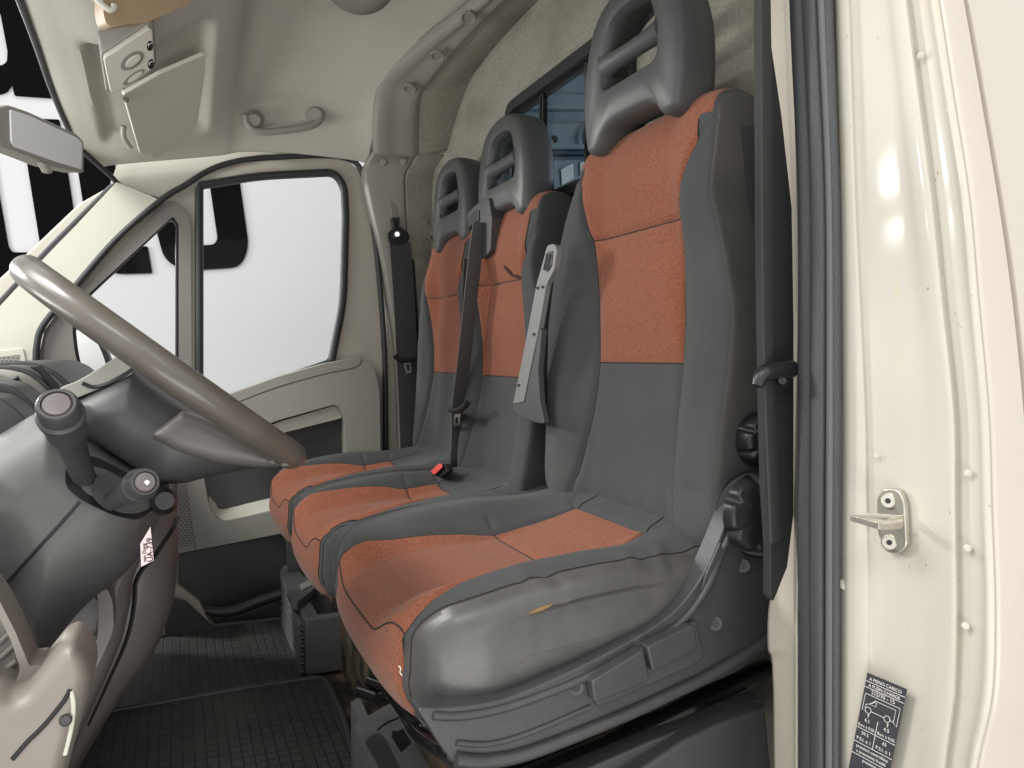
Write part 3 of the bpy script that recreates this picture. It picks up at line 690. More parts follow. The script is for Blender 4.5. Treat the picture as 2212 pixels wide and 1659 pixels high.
w4 = slab('window_pane', YZ([(1.23, .375), (1.77, .375), (1.77, .62), (1.23, .62)], .802), (.004, 0, 0), GLASS, bh, bevel=0); w4.matrix_parent_inverse = Matrix.Identity(4)
# little oval fitting on the bulkhead
ov = slab('oval_hook', [A(930 + 8.5 * math.cos(t), 497 + 24 * math.sin(t) + 3 * math.cos(t), x=.74) for t in [2 * math.pi * i / 28 for i in range(28)]], (.014, 0, 0), STEEL, van, bevel=.002)
for a, b in ((927, 480), (933, 513)):
    q = lathe('screw', A(a, b, x=.7405), A(a, b, x=.7375), [(0, .0052), (1, .004)], BLACK, ov, 12); q.matrix_parent_inverse = Matrix.Identity(4)
q = tube('hook_bar', AX([(927, 488), (930, 492), (933, 508)], .737), .003, STEEL, ov, 8, sm=3); q.matrix_parent_inverse = Matrix.Identity(4)
# roof beam + far pillar trim
front = [Vector((.66, .62, .60)), Vector((.66, .85, .74)), Vector((.665, 1.15, .815)), A(1040, 0, y=1.60), A(925, 88, y=1.86), A(835, 163, y=2.05), A(817, 205, y=2.10), A(812, 270, y=2.16), A(811, 330, y=2.22)]
rear = [Vector((.74, .62, .58)), Vector((.73, .85, .72)), Vector((.72, 1.15, .79)), A(1083, 0, y=1.60), A(985, 105, y=1.86), A(925, 180, y=2.04), A(906, 212, y=2.09), A(901, 270, y=2.16), A(901, 335, y=2.22)]
mid1 = [a.lerp(b, .20) + Vector((0, -.002, -.007)) for a, b in zip(front, rear)]
mid2 = [a.lerp(b, .45) + Vector((0, -.002, -.005)) for a, b in zip(front, rear)]
mid3 = [a.lerp(b, .85) + Vector((0, -.003, -.010)) for a, b in zip(front, rear)]
back = [b + Vector((.17, .01, .06)) for b in rear]
f0 = [a + Vector((-.004, .012, .02)) for a in front]
BEAMM = mat('beam_trim_plastic', (.27, .258, .235), .6, (.255, .243, .22), 30, .6, .1, 1400)
bt = sheet('roof_beam_trim', [f0, front, mid1, mid2, mid3, rear, [b + Vector((.01, 0, .02)) for b in rear]], .004, BEAMM, van, 6, 4)
sheet('bulkhead_return', [[b + Vector((.004, -.002, .004)) for b in rear], [b + Vector((.06, .004, .012)) for b in rear], back], .004, FELT, van, 6, 4)
# recessed screw cups in the beam
for (a, b, yy) in ((1012, 40, 1.66), (945, 122, 1.86), (885, 192, 2.04)):
    c = A(a, b, y=yy); nrm = Vector((-.25, -.35, -1)).normalized()
    q = lathe('screw_cup', c + nrm * -.004, c + nrm * .0012, [(0, .019), (.7, .019), (1, .0175), (1.0, .015), (.3, .012)], GREYD, bt, 28); q.matrix_parent_inverse = Matrix.Identity(4)
# far door pillar trim (below the beam)
pf = [(811, 325, 2.22), (795, 352, 2.285), (788, 372, 2.30), (800, 440, 2.30), (826, 560, 2.31), (843, 660, 2.31), (856, 760, 2.32), (862, 970, 2.33), (862, 1100, 2.33)]
pr_ = [(901, 325, 2.22), (888, 352, 2.27), (873, 380, 2.28), (874, 440, 2.29), (880, 560, 2.30), (893, 660, 2.30), (905, 760, 2.31), (915, 970, 2.33), (915, 1100, 2.33)]
F_ = [A(a, b, y=c) for a, b, c in pf]; R_ = [A(a, b, y=c) for a, b, c in pr_]
sheet('pillar_trim', [[p + Vector((-.002, .05, 0)) for p in F_], F_, [a.lerp(b, .12) + Vector((0, -.008, 0)) for a, b in zip(F_, R_)], [a.lerp(b, .5) + Vector((0, -.009, 0)) for a, b in zip(F_, R_)], [a.lerp(b, .92) + Vector((0, -.006, 0)) for a, b in zip(F_, R_)], R_, [p + Vector((.012, .01, 0)) for p in R_]], .004, BEAMM, van, 4, 5)
sheet('bulkhead_return', [[p + Vector((.004, -.002, 0)) for p in R_], [p + Vector((.05, .01, 0)) for p in R_], [p + Vector((.12, .03, 0)) for p in R_]], .004, FELT, van, 4, 4)
pslab('belt_height_slot', [(838, 415), (852, 412), (866, 500), (852, 503)], 2.283, .006, GREYD, van, r=3, bevel=.002)
pslab('height_button', [(845, 470, 3), (864, 470, 3), (862, 490, 3), (856, 496, 3), (850, 490)], 2.27, .02, BLACK, van, r=2, bevel=.002)
for a, b in ((830, 350), (873, 348)): lathe('trim_clip', A(a, b, y=2.21), A(a, b, y=2.20), [(0, .012), (.6, .011), (1, .006)], GREYD, van, 16)
# painted lower pillar next to the passenger belt
pslab('painted_pillar', [(836, 600), (872, 600), (885, 990), (885, 1200), (836, 1200)], 2.345, .05, CREAM, van, bevel=.006)
# far windscreen pillar
pslab('windscreen_pillar', [(252, 393, 3), (352, 434, 3), (300, 482), (200, 575), (120, 655), (88, 705, 20), (80, 760, 20), (86, 830), (150, 900), (-60, 900), (-60, 722), (0, 662), (105, 550)], 2.335, .045, LIGHTP, van, r=6, bevel=.008)
pslab('outer_pillar', [(240, 400), (170, 440), (60, 545), (-60, 655), (-60, 740), (105, 556), (240, 416)], 2.42, .03, CREAM, van, bevel=.006)
g = pslab('pillar_grille', [(-40, 762, 4), (50, 752, 6), (58, 788, 4), (58, 815), (-40, 815)], 2.33, .006, LIGHTP, van, r=3, bevel=.0015)
gm = bpy.data.materials.new('vent_perforation'); gm.use_nodes = True
_b = gm.node_tree.nodes['Principled BSDF']; _tc = gm.node_tree.nodes.new('ShaderNodeTexCoord'); _mp = gm.node_tree.nodes.new('ShaderNodeMapping'); _k = gm.node_tree.nodes.new('ShaderNodeTexBrick')
_mp.inputs['Rotation'].default_value = (math.radians(90), 0, 0)
gm.node_tree.links.new(_tc.outputs['Object'], _mp.inputs[0]); gm.node_tree.links.new(_mp.outputs[0], _k.inputs['Vector'])
_k.offset = .5; _k.inputs['Scale'].default_value = 1; _k.inputs['Brick Width'].default_value = .010; _k.inputs['Row Height'].default_value = .0075; _k.inputs['Mortar Size'].default_value = .0028; _k.inputs['Mortar Smooth'].default_value = .2
_k.inputs['Color1'].default_value = (.02, .02, .02, 1); _k.inputs['Color2'].default_value = (.02, .02, .02, 1); _k.inputs['Mortar'].default_value = (.27, .262, .24, 1)
gm.node_tree.links.new(_k.outputs['Color'], _b.inputs['Base Color']); _b.inputs['Roughness'].default_value = .6
g2_ = pslab('perforation', [(-40, 775), (42, 766), (46, 815), (-40, 815)], 2.329, .002, gm, g, bevel=0); g2_.matrix_parent_inverse = Matrix.Identity(4)
# floor pan, sills, foot well
slab('floor_pan', [(-.75, .62, -.745), (3.4, .62, -.745), (3.4, 2.42, -.745), (-.75, 2.42, -.745)], (0, 0, -.02), DIRTM, van, bevel=0)
pslab('door_sill', [(372, 1255), (430, 1300), (465, 1370), (520, 1400), (500, 1420), (372, 1420)], 2.20, .03, CREAM, van, bevel=.005)
pslab('step_trim', [(365, 1290, 4), (400, 1300, 6), (448, 1345, 6), (462, 1362), (440, 1400), (350, 1400)], 2.16, .02, PLAS, van, r=4, bevel=.004)
slab('front_wall', [(-.75, .62, -.75), (-.75, 2.42, -.75), (-.68, 2.42, -.05), (-.68, .62, -.05)], (-.02, 0, 0), PLAS, van, bevel=0)
# cargo area seen through the window
pslab('cargo_side', [(1000, 700), (1900, 700), (1900, -200), (1000, -200)], 2.42, .03, BLUEM, van, bevel=0)
cargo = [((1060, 262), (1600, 262), (1600, 322), (1060, 322), 2.36), ((1060, 345), (1600, 337), (1600, 600), (1060, 600), 2.38), ((1060, 200), (1600, 200), (1600, 236), (1060, 236), 2.385)]
for a, b, c, d, yy in cargo: pslab('cargo_rib', [a, b, c, d], yy, .05, BLUEM, van, bevel=.008)
pslab('cargo_slot', [(1060, 326), (1600, 326), (1600, 333), (1060, 333)], 2.37, .03, mat('shadow_gap', (.05, .08, .12), .8), van, bevel=0)
lathe('round_hole', A(1197, 301, y=2.362), A(1197, 301, y=2.357), [(0, .0135), (1, .0135)], BLACK, van, 24)
lathe('round_hole', A(1160, 292, y=2.362), A(1160, 292, y=2.357), [(0, .004), (1, .004)], BLACK, van, 16)
tube('cargo_hoop', AY([(1262, 310), (1262, 285), (1275, 268), (1290, 262)], 2.34), .006, BLUEM, van, sm=5)
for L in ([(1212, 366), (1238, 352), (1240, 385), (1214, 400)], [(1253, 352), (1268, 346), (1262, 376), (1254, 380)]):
    q = pslab('window_reflection', L, 2.374, .003, WHITE, van, bevel=0)  # white plates stand in for showroom light reflected in the window
slab('cargo_side_near', [(.95, .50, -.74), (3.4, .50, -.74), (3.4, .50, 1.0), (.95, .50, 1.0)], (0, .03, 0), BLUEM, van, bevel=0)
# ---------------------------------------------------------------- near door pillar (jamb) and outer side
PYS = [-420, -90, 0, 200, 425, 650, 890, 1100, 1316, 1500, 1640, 1740, 2250]
def colm(tab, x): return [A(lerp_tab(tab, p), p, x=x) for p in PYS]
jc = [([(-90, 1688), (0, 1694), (425, 1712), (890, 1716), (1316, 1716), (1740, 1716)], .625),
      ([(-90, 1796), (0, 1800), (425, 1811), (890, 1815), (1316, 1813), (1740, 1811)], .612),
      ([(-90, 1802), (0, 1806), (425, 1817), (890, 1822), (1316, 1820), (1740, 1818)], .604),
      ([(-90, 1822), (0, 1828), (425, 1842), (890, 1862), (1316, 1868), (1740, 1860)], .6035),
      ([(-90, 1840), (0, 1846), (425, 1862), (890, 1882), (1316, 1895), (1740, 1890)], .610),
      ([(-90, 1900), (0, 1908), (425, 1950), (890, 1985), (1316, 1990), (1740, 1960)], .6085),
      ([(-90, 1918), (0, 1930), (425, 1980), (890, 2035), (1316, 2040), (1740, 2000)], .604),
      ([(-90, 1945), (0, 1955), (425, 2010), (890, 2058), (1316, 2064), (1500, 2058), (1640, 2040), (1740, 2036)], .6025),
      ([(-90, 1957), (0, 1966), (425, 2020), (890, 2066), (1316, 2070), (1500, 2064), (1640, 2046), (1740, 2044)], .610),
      ([(-90, 1985), (0, 2000), (425, 2066), (890, 2108), (1316, 2120), (1500, 2108), (1640, 2085), (1740, 2080)], .609),
      ([(-90, 1998), (0, 2014), (425, 2080), (890, 2122), (1316, 2134), (1500, 2128), (1640, 2100), (1740, 2095)], .603),
      ([(-90, 2006), (0, 2026), (425, 2092), (890, 2134), (1316, 2148), (1500, 2142), (1640, 2112), (1740, 2105)], .606)]
cols = [colm(t, x) for t, x in jc]
out = cols[-1]
cols += [[p + Vector((.012, -.004, 0)) for p in out], [p + Vector((.06, -.006, 0)) for p in out], [p + Vector((.4, -.008, 0)) for p in out], [p + Vector((2.6, -.01, 0)) for p in out]]
sheet('door_pillar', cols[:12], .002, CREAM, van, 5, 4)
gl = [2010, 2066, 2081, 2116, 2154, 2186, 2210, 2222, 2232, 2238, 2242, 2246, 2246]
oy = [p.y for p in out]
def onp(dpx, dy): return [A(g_ + dpx, py, y=y_ - dy) for g_, py, y_ in zip(gl, PYS, oy)]
gL = onp(0, .004); gR = onp(13, .005)
sheet('side_panel', [out, [p + Vector((.004, -.003, 0)) for p in out], gL, [p + Vector((.0005, .001, 0)) for p in gL], [p + Vector((.0008, .03, 0)) for p in gL], [p + Vector((.001, .03, 0)) for p in gR]], .0006, PANELP, van, 6, 1)
sheet('rear_side_panel', [[p + Vector((0, .028, 0)) for p in gR], [p + Vector((-.0004, .001, 0)) for p in gR], gR, [p + Vector((.2, -.006, 0)) for p in gR], [p + Vector((2.7, -.02, 0)) for p in gR]], .0006, PANELP, van, 6, 1)
tube('panel_gap', onp(6, -.004), .0032, mat('gap_shadow', (.17, .15, .12), .9), van, 8, sm=4)
# bumps, spot welds and blemishes on the jamb
for a, b, r in ((1826, 1262, .0055), (1990, 120, .003), (2052, 238, .003), (2092, 1022, .003), (2090, 1184, .003), (2086, 1352, .003), (1893, 985, .0025)):
    lathe('spot_weld', A(a, b, x=.6045), A(a, b, x=.6038 - r * .15), [(0, r * 1.1), (.5, r), (1, r * .5)], CREAM, van, 20)
# inner painted pillar strip behind the driver belt
sheet('inner_pillar', [[A(a, b, x=.66) for a, b in ((1640, -400), (1640, 300), (1660, 700), (1704, 1130), (1692, 1230), (1664, 1300), (1660, 1400), (1672, 1500), (1675, 2200))], [A(a, b, x=.64) for a, b in ((1690, -400), (1702, 300), (1714, 700), (1716, 1130), (1714, 1230), (1712, 1300), (1712, 1400), (1712, 1500), (1712, 2200))], [A(a, b, x=.62) for a, b in ((1706, -400), (1718, 300), (1726, 700), (1728, 1130), (1726, 1230), (1722, 1300), (1722, 1400), (1722, 1500), (1722, 2200))]], .002, mat('inner_pillar_paint', (.46, .43, .37), .5, (.41, .38, .32), 200), van, 4, 6)
# weather seal of the driver door
sl = thing('door_seal', 'thick black ribbed rubber seal running down the edge of the driver door opening', 'door seal', (.6, .56, -.5))
tube('seal_bulb', [A(a, b, x=.598) for a, b in ((1722, -400), (1730, 0), (1748, 425), (1748, 890), (1747, 1150), (1750, 1400), (1750, 2200))], lambda t: .0115, RUBBER, sl, 20, sm=8)
sheet('ribbed_flank', [[A(a + d, b, x=xx) for a, b in ((1716, -400), (1722, 0), (1740, 425), (1740, 890), (1738, 1316), (1740, 2200))] for d, xx in ((14, .586), (20, .5835), (28, .583), (36, .5845), (41, .589))], .002, RUBBER2, sl, 4, 4)
tube('seal_lip', [A(a, b, x=.594) for a, b in ((1770, -400), (1778, 0), (1796, 425), (1798, 890), (1797, 1316), (1796, 2200))], .0065, mat('lip_rubber', (.10, .097, .10), .55, bump=.1), sl, 14, sm=8)
tube('seal_lip', [A(a, b, x=.593) for a, b in ((1782, -400), (1790, 0), (1805, 425), (1808, 890), (1806, 1316), (1804, 2200))], .004, RUBBER2, sl, 12, sm=8)
# striker
stk = thing('door_striker', 'small bare metal latch loop bolted to the cream door pillar', 'striker', A(1925, 1130, x=.606))
slab('striker_plate', AX(fillet([(1893, 1075, 12), (1908, 1055, 12), (1940, 1056, 14), (1953, 1085, 10), (1958, 1180, 10), (1938, 1198, 14), (1912, 1192, 10), (1895, 1150, 8)], 6), .600), (.006, 0, 0), STEEL, stk, bevel=.0012)
slab('latch_loop', [A(1836, 1112, x=.553), A(1868, 1107, x=.568), A(1950, 1112, x=.600), A(1952, 1122, x=.600), A(1948, 1130, x=.592), A(1912, 1132, x=.560), A(1898, 1130, x=.552)], (0, 0, -.0055), STEEL, stk, bevel=.0018, holes=[[A(1870, 1114, x=.568), A(1925, 1117, x=.590), A(1912, 1124, x=.575)]])
for a, b in ((1918, 1082), (1921, 1172)):
    q = lathe('bolt', A(a, b, x=.600), A(a, b, x=.5965), [(0, .0072), (.7, .0068), (1, .006)], STEEL, stk, 20)
    q2 = lathe('bolt_socket', A(a, b, x=.5966), A(a, b, x=.5960), [(0, .0028), (1, .0026)], BLACK, q, 6); q2.matrix_parent_inverse = Matrix.Identity(4)
# pressure sticker
TL, TR, BL = A(1873.6, 1453, x=.5975), A(1959, 1489, x=.5975), A(1817, 1740, x=.5975)
ex = (TR - TL).normalized(); wv_ = (TR - TL).length; ey = (TL - BL).normalized(); hv = (TL - BL).length
st = slab('pressure_sticker', [TL, TR, TR - ey * hv, BL], (.0006, 0, 0), mat('sticker_ink', (.035, .036, .045), .4, (.05, .05, .058), 90), None, bevel=0)
tag(st, 'dark tyre pressure sticker with white van drawing on the door pillar', 'sticker')
SP = mat('sticker_print', (.6, .58, .55), .5)
def sp(u, v): return TL + (TR - TL) * u - ey * v + Vector((-.0004, 0, 0))
prt = []
def stx(u, v, t, size): prt.append(text_mesh('print', t, sp(u, v), ex, ey, size, .0001, SP, bold=.0))
mm = wv_
stx(.5, .115 * mm, 'A PIENO CARICO', .105 * mm); stx(.5, .27 * mm, 'A PLEIN CHARGE', .105 * mm); stx(.5, .41 * mm, '215/70 - 15', .13 * mm)
stx(.24, 1.12 * mm, '4.1', .12 * mm); stx(.74, 1.12 * mm, '4.5', .12 * mm)
stx(.25, 1.28 * mm, 'Bars \u00b1 0.05', .095 * mm); stx(.76, 1.28 * mm, 'Bars \u00b1 0.05', .095 * mm)
stx(.25, 1.46 * mm, '59.3', .11 * mm); stx(.76, 1.46 * mm, '65', .11 * mm); stx(.25, 1.62 * mm, 'P.S.I. \u00b1 1', .11 * mm); stx(.76, 1.62 * mm, 'P.S.I. \u00b1 1', .11 * mm)
stx(.5, 1.81 * mm, 'pressioni controllate', .1 * mm); stx(.5, 1.93 * mm, 'a pneumatici freddi', .1 * mm); stx(.5, 2.10 * mm, 'pressions', .1 * mm)
def ln(pts, closed=False, r=.0003): prt.append(tube('print', [sp(u, v * mm) for u, v in pts], r, SP, None, 6, closed))
ln([(0, .19), (1, .19)]); ln([(0, .335), (1, .335)]); ln([(0, 1.36), (1, 1.36)]); ln([(0, 1.72), (1, 1.72)]); ln([(0, 2.02), (1, 2.02)]); ln([(.5, 1.02), (.5, 1.72)])
ln([(.14, .90), (.06, .90), (.06, .49), (.95, .49), (.95, .93), (.84, .86)])
ln([(.12, .84), (.13, .74), (.22, .70), (.34, .57), (.86, .57), (.86, .86), (.78, .86)]); ln([(.29, .86), (.62, .86)])
ln([(.22, .71), (.34, .60), (.38, .60), (.38, .70)], True)
for u in (.21, .70): ln([(u + .075 * math.cos(t), .86 + .075 * math.sin(t)) for t in [i * math.pi / 8 for i in range(16)]], True)
for u in (.24, .74): ln([(u, 1.04), (u, .95)]); ln([(u - .02, .98), (u, .95), (u + .02, .98)])
pj = join('print', prt, SP, st); pj.matrix_parent_inverse = Matrix.Identity(4)
# ================================================================ PASSENGER DOOR
I4 = Matrix.Identity(4)
def sub(o): o.matrix_parent_inverse = I4; return o
pd = thing('passenger_door', 'closed far door with cream frame, grey trim panel and clear window', 'door', (.2, 2.36, -.75))
QH = [(370, 470, 10), (382, 486, 6), (382, 912, 4), (178, 812, 6), (165, 760, 20), (160, 712, 10), (164, 690, 10), (196, 634, 4)]
MH = [(430, 400, 6), (560, 380, 40), (722, 372, 26), (744, 402, 24), (747, 470, 0), (742, 650, 40), (716, 782, 10), (520, 850, 30), (430, 880, 4)]
pslab('door_frame', [(352, 436), (400, 405), (450, 374), (500, 356), (560, 347), (690, 340), (750, 346), (776, 368), (796, 440), (812, 550), (826, 700), (832, 960), (832, 1400), (380, 1400), (84, 880), (84, 770), (95, 715), (150, 638), (250, 525)], 2.365, .04, CREAM, pd, [fillet(MH, 6), fillet(QH, 6)], bevel=.006)
ws = tube('window_seal', [v for v in AY(fillet(MH, 8, 6), 2.36)], .0115, RUBBER, pd, 12, closed=True)
tube('window_channel', [v for v in AY(fillet([(436, 406, 6), (560, 386, 40), (720, 378, 22), (738, 404, 22), (741, 470, 0), (736, 650, 40), (710, 780, 10), (520, 846, 30), (436, 876, 4)], 8, 6), 2.375)], .005, BLACK, pd, 10, closed=True)
pslab('window_glass', [(432, 400), (722, 374), (744, 402), (742, 650), (716, 782), (520, 850), (432, 880)], 2.385, .004, bpy.data.materials.new('clear_glass'), pd, bevel=0)
cg = bpy.data.materials['clear_glass']; cg.use_nodes = True; n_ = cg.node_tree.nodes; l_ = cg.node_tree.links; n_.clear()
o_ = n_.new('ShaderNodeOutputMaterial'); t_ = n_.new('ShaderNodeBsdfTransparent'); g_ = n_.new('ShaderNodeBsdfGlossy'); m_ = n_.new('ShaderNodeMixShader'); g_.inputs['Roughness'].default_value = .02
t_.inputs[0].default_value = (.97, .98, .98, 1); m_.inputs[0].default_value = .004; l_.new(t_.outputs[0], m_.inputs[1]); l_.new(g_.outputs[0], m_.inputs[2]); l_.new(m_.outputs[0], o_.inputs[0])
pslab('quarter_glass', [(366, 472), (382, 486), (382, 912), (178, 812), (160, 712), (196, 634)], 2.385, .004, cg, pd, bevel=0)
pslab('quarter_frame', [(352, 441, 8), (368, 433, 8), (397, 448, 10), (412, 480, 10), (415, 930), (150, 960), (100, 860), (92, 780, 20), (100, 715, 20), (205, 600)], 2.35, .03, GREYD, pd, [fillet([(q[0] + (4 if q[0] > 300 else -4), q[1] - (4 if q[1] < 600 else 0), q[2]) for q in QH], 6)], bevel=.006, r=4)
tube('quarter_seal', AY(fillet(QH, 8, 6), 2.365), .0045, BLACK, pd, 10, closed=True)
DH = [(430, 960, 8), (437, 1010, 4), (452, 1098, 16), (476, 1128, 22), (560, 1110, 6), (700, 1078, 4), (752, 1064, 6), (744, 905, 10), (728, 872, 12), (600, 908, 6), (520, 940, 8)]
tp = pslab('trim_panel', [(380, 930), (424, 880), (500, 851, 6), (600, 814, 10), (700, 786, 10), (778, 771, 22), (808, 792, 22), (820, 850, 20), (824, 1105), (620, 1150), (385, 1196)], 2.30, .06, GREYT, pd, [fillet(DH, 6)], bevel=.014, r=4, seg=4)
sub(tube('trim_seam', AY([(430, 905), (505, 872), (600, 836), (700, 808), (770, 792), (782, 770)], 2.2995), .0012, RUBBER, tp, 6, sm=5))
sub(tube('trim_seam', AY([(400, 1040), (412, 1120), (422, 1190)], 2.2995), .0012, RUBBER, tp, 6, sm=5))
pslab('pocket_lining', [(415, 930), (770, 850), (775, 1085), (430, 1125)], 2.358, .004, PLAS, pd, bevel=0)
sheet('pocket_ledge', [AY([(446, 1085), (458, 1114), (478, 1127), (560, 1109), (700, 1077), (756, 1063)], 2.306), AY([(449, 1078), (462, 1100), (480, 1112), (560, 1094), (700, 1063), (756, 1050)], 2.335), AY([(452, 1070), (466, 1088), (482, 1100), (560, 1082), (700, 1052), (756, 1039)], 2.355)], .003, LIGHTP, pd, 5, 4)  # paler plastic paints in the light falling on the upturned ledge
pslab('pull_handle', [(560, 930, 6), (600, 912, 4), (728, 874, 8), (740, 890, 8), (738, 903, 4), (600, 938, 4), (540, 965, 4)], 2.325, .03, LIGHTP, pd, bevel=.006, r=4)
pslab('lower_trim', [(385, 1196), (620, 1150), (824, 1105), (824, 1420), (385, 1420)], 2.325, .03, PLAS, pd, bevel=.004)
sub(pslab('speaker_perforation', [(386, 1046), (402, 1044), (424, 1176), (386, 1182)], 2.2985, .002, gm, tp, bevel=0))
tube('map_pocket_rail', AY([(442, 1318), (470, 1322), (510, 1318), (560, 1298), (612, 1282), (700, 1262)], 2.22), lambda t: .008 + .007 * min(1, t * 4), PLASM, pd, 14, sm=6)
pslab('map_pocket', [(442, 1322), (475, 1330), (515, 1326), (612, 1290), (760, 1255), (760, 1360), (480, 1370)], 2.225, .08, PLAS, pd, bevel=.008)
lathe('screw_hole', A(578, 1150, y=2.322), A(578, 1150, y=2.317), [(0, .009), (1, .007)], BLACK, pd, 14)
tube('aperture_seal', AY([(82, 900), (78, 800), (80, 745), (94, 702), (150, 634), (250, 518), (350, 431), (400, 400), (450, 369), (500, 351), (560, 342), (690, 336), (748, 342), (778, 364), (796, 425), (812, 530), (824, 660), (831, 780), (833, 960), (833, 1200)], 2.335), .0105, RUBBER, van, 12, sm=6, flat=.8)
# outside mirror beyond the quarter window
om = thing('door_mirror', 'dark outside mirror seen through the small front side window', 'wing mirror', A(200, 800, y=2.62))
pslab('mirror_housing', [(140, 706), (184, 706, 20), (208, 719, 14), (230, 755, 20), (247, 800, 20), (255, 860), (140, 870)], 2.64, .09, RUBBER, om, r=8, bevel=.008)
pslab('mirror_face', [(146, 713), (182, 713, 16), (202, 726, 12), (219, 757, 20), (233, 800, 20), (240, 862), (146, 864)], 2.632, .005, MIRROR, om, r=8, bevel=.001)
# ================================================================ HANGING THINGS
rm = thing('rear_view_mirror', 'small interior mirror in a grey housing hanging before the windscreen', 'mirror', A(90, 300, y=1.38))
def MP(px, py): # mirror plane runs from (x=-.225,y=1.27) to (x=-.145,y=1.47)
    p = Vector((-.225, 1.27, 0)); q = Vector((-.145, 1.47, 0)); n = Vector((q.y - p.y, -(q.x - p.x), 0)).normalized(); d = A(px, py, y=1).normalized()
    return d * (p.dot(n) / d.dot(n)), n
hn = MP(0, 0)[1]
ho = fillet([(-6, 232, 10), (18, 226, 6), (60, 240, 6), (168, 290, 8), (182, 306, 8), (182, 374, 4), (120, 360, 8), (40, 328, 8), (6, 316, 8), (-6, 300, 10)], 6)
slab('mirror_housing', [MP(a, b)[0] for a, b in ho], hn * -.035, GREYT, rm, bevel=.008)
slab('mirror_glass', [MP(a, b)[0] + hn * .002 for a, b in fillet([(20, 236, 5), (60, 249, 6), (166, 298, 6), (175, 309, 6), (174, 366, 3), (120, 350, 8), (30, 318, 5), (22, 306, 6)], 5)], hn * -.003, MIRROR, rm, bevel=.0008)
slab('dip_lever', [MP(a, b)[0] + hn * .001 for a, b in [(92, 350), (106, 352), (110, 362), (116, 368), (112, 376), (105, 374), (98, 360)]], hn * -.012, GREYT, rm, bevel=.003)
tube('mirror_arm', [MP(10, 232)[0] - hn * .03, MP(16, 212)[0] - hn * .05, MP(-20, 190)[0] - hn * .07, MP(-40, 120)[0] - hn * .09], .009, GREYT, rm, 12, sm=5)
sv = thing('sun_visor', 'flat pale sun visor folded up on the passenger side of the roof lining', 'sun visor', A(350, 230, y=2.0))
def VP(px, py, yoff=0): # visor plane through three traced points
    a, b, c = A(445, 118, y=1.80), A(335, 345, y=2.19), A(265, 200, y=1.85); n = (b - a).cross(c - a).normalized(); d = A(px, py, y=1).normalized()
    return d * (a.dot(n) / d.dot(n)), n
vn = VP(0, 0)[1]; vn = vn if vn.z > 0 else -vn
slab('visor_board', [VP(a, b)[0] for a, b in fillet([(266, 205, 6), (345, 160, 4), (444, 117, 5), (443, 160, 4), (428, 260, 6), (414, 294, 14), (334, 344, 6), (320, 334, 4), (303, 335, 8), (285, 270, 4)], 4)], vn * .010, mat('visor_vinyl', (.58, .575, .49), .8, bump=.25, bscale=900), sv, bevel=.006)
tube('visor_hook', [VP(262, 205)[0] - vn * .004, VP(272, 214)[0] - vn * .004, VP(275, 209)[0] + vn * .02], .0045, GREYT, sv, 10, sm=4)
tube('visor_pivot', [VP(283, 320)[0], VP(276, 312)[0] + vn * .02, VP(282, 300)[0] + vn * .035], .006, GREYT, sv, 10, sm=4)
ml = thing('map_lamp', 'rectangular overhead lamp console with oval recesses beside the sun visor', 'lamp', A(280, 130, y=1.62))
c0 = [(223, 126, 8), (236, 118, 6), (322, 60, 8), (330, 66, 6), (335, 143, 8), (318, 160, 6), (250, 202, 8), (238, 200, 5)]
def CP(px, py): # console face tilted down and towards the eye
    a = A(280, 130, y=1.62); n = Vector((.10, -.62, -.78)).normalized(); d = A(px, py, y=1).normalized(); return d * (a.dot(n) / d.dot(n)), n
cn = CP(0, 0)[1]; LAMPM = mat('lamp_plastic', (.50, .49, .43), .4)
lb = slab('lamp_body', [CP(a, b)[0] for a, b in fillet(c0, 4)], -cn * .05, LAMPM, ml, bevel=.004)
slab('lamp_rim', [CP(a, b)[0] - cn * .012 for a, b in fillet([(217, 124, 8), (240, 108, 6), (324, 50, 8), (334, 58, 6), (340, 146, 8), (322, 166, 6), (252, 208, 8), (230, 206, 5)], 4)], -cn * .10, GREYD, ml, bevel=.008)
def oval(cx, cy, a, b, ang, m): 
    return [(cx + a * math.cos(t) * math.cos(ang) - b * math.sin(t) * math.sin(ang), cy + a * math.cos(t) * math.sin(ang) + b * math.sin(t) * math.cos(ang)) for t in [2 * math.pi * i / m for i in range(m)]]
for (cx, cy, a, b) in ((285, 131, 29, 16), (289, 166, 28, 8)):
    sub(slab('lamp_recess', [CP(p, q)[0] + cn * .0012 for p, q in oval(cx, cy, a, b, -.62, 32)], -cn * .004, GREYD, lb, bevel=.0012))
    sub(slab('lamp_lens', [CP(p, q)[0] + cn * .004 for p, q in oval(cx + 3, cy - 1, a * .68, b * .55, -.62, 32)], -cn * .004, LAMPM, lb, bevel=.0015))
for cx, cy in ((324, 99), (326, 138)):
    sub(slab('lamp_switch', [CP(p, q)[0] + cn * .001 for p, q in oval(cx, cy, 7, 11, .1, 20)], -cn * .003, BLACK, lb, bevel=.0005))
    sub(slab('switch_rocker', [CP(p, q)[0] + cn * .003 for p, q in [(cx - 4, cy - 5), (cx + 5, cy - 8), (cx + 6, cy - 2), (cx - 4, cy + 2)]], -cn * .003, CHROME, lb, bevel=.0005))
nv = thing('driver_sun_visor', 'tan vinyl sun visor edge at the top of the photo above the lamp console', 'sun visor', A(320, 20, y=1.3))
slab('visor_board', AY(fillet([(222, -60), (222, 20, 10), (228, 50, 10), (243, 60, 12), (285, 50, 8), (315, 50, 14), (354, 33, 20), (420, 3, 20), (450, -60)], 6), 1.40), (-.02, .10, .03), TAN, nv, bevel=.012)
tube('visor_hook', AY([(206, -4), (222, 10), (238, 22), (246, 18), (247, 10)], 1.38), .005, LAMPM, nv, 10, sm=5)
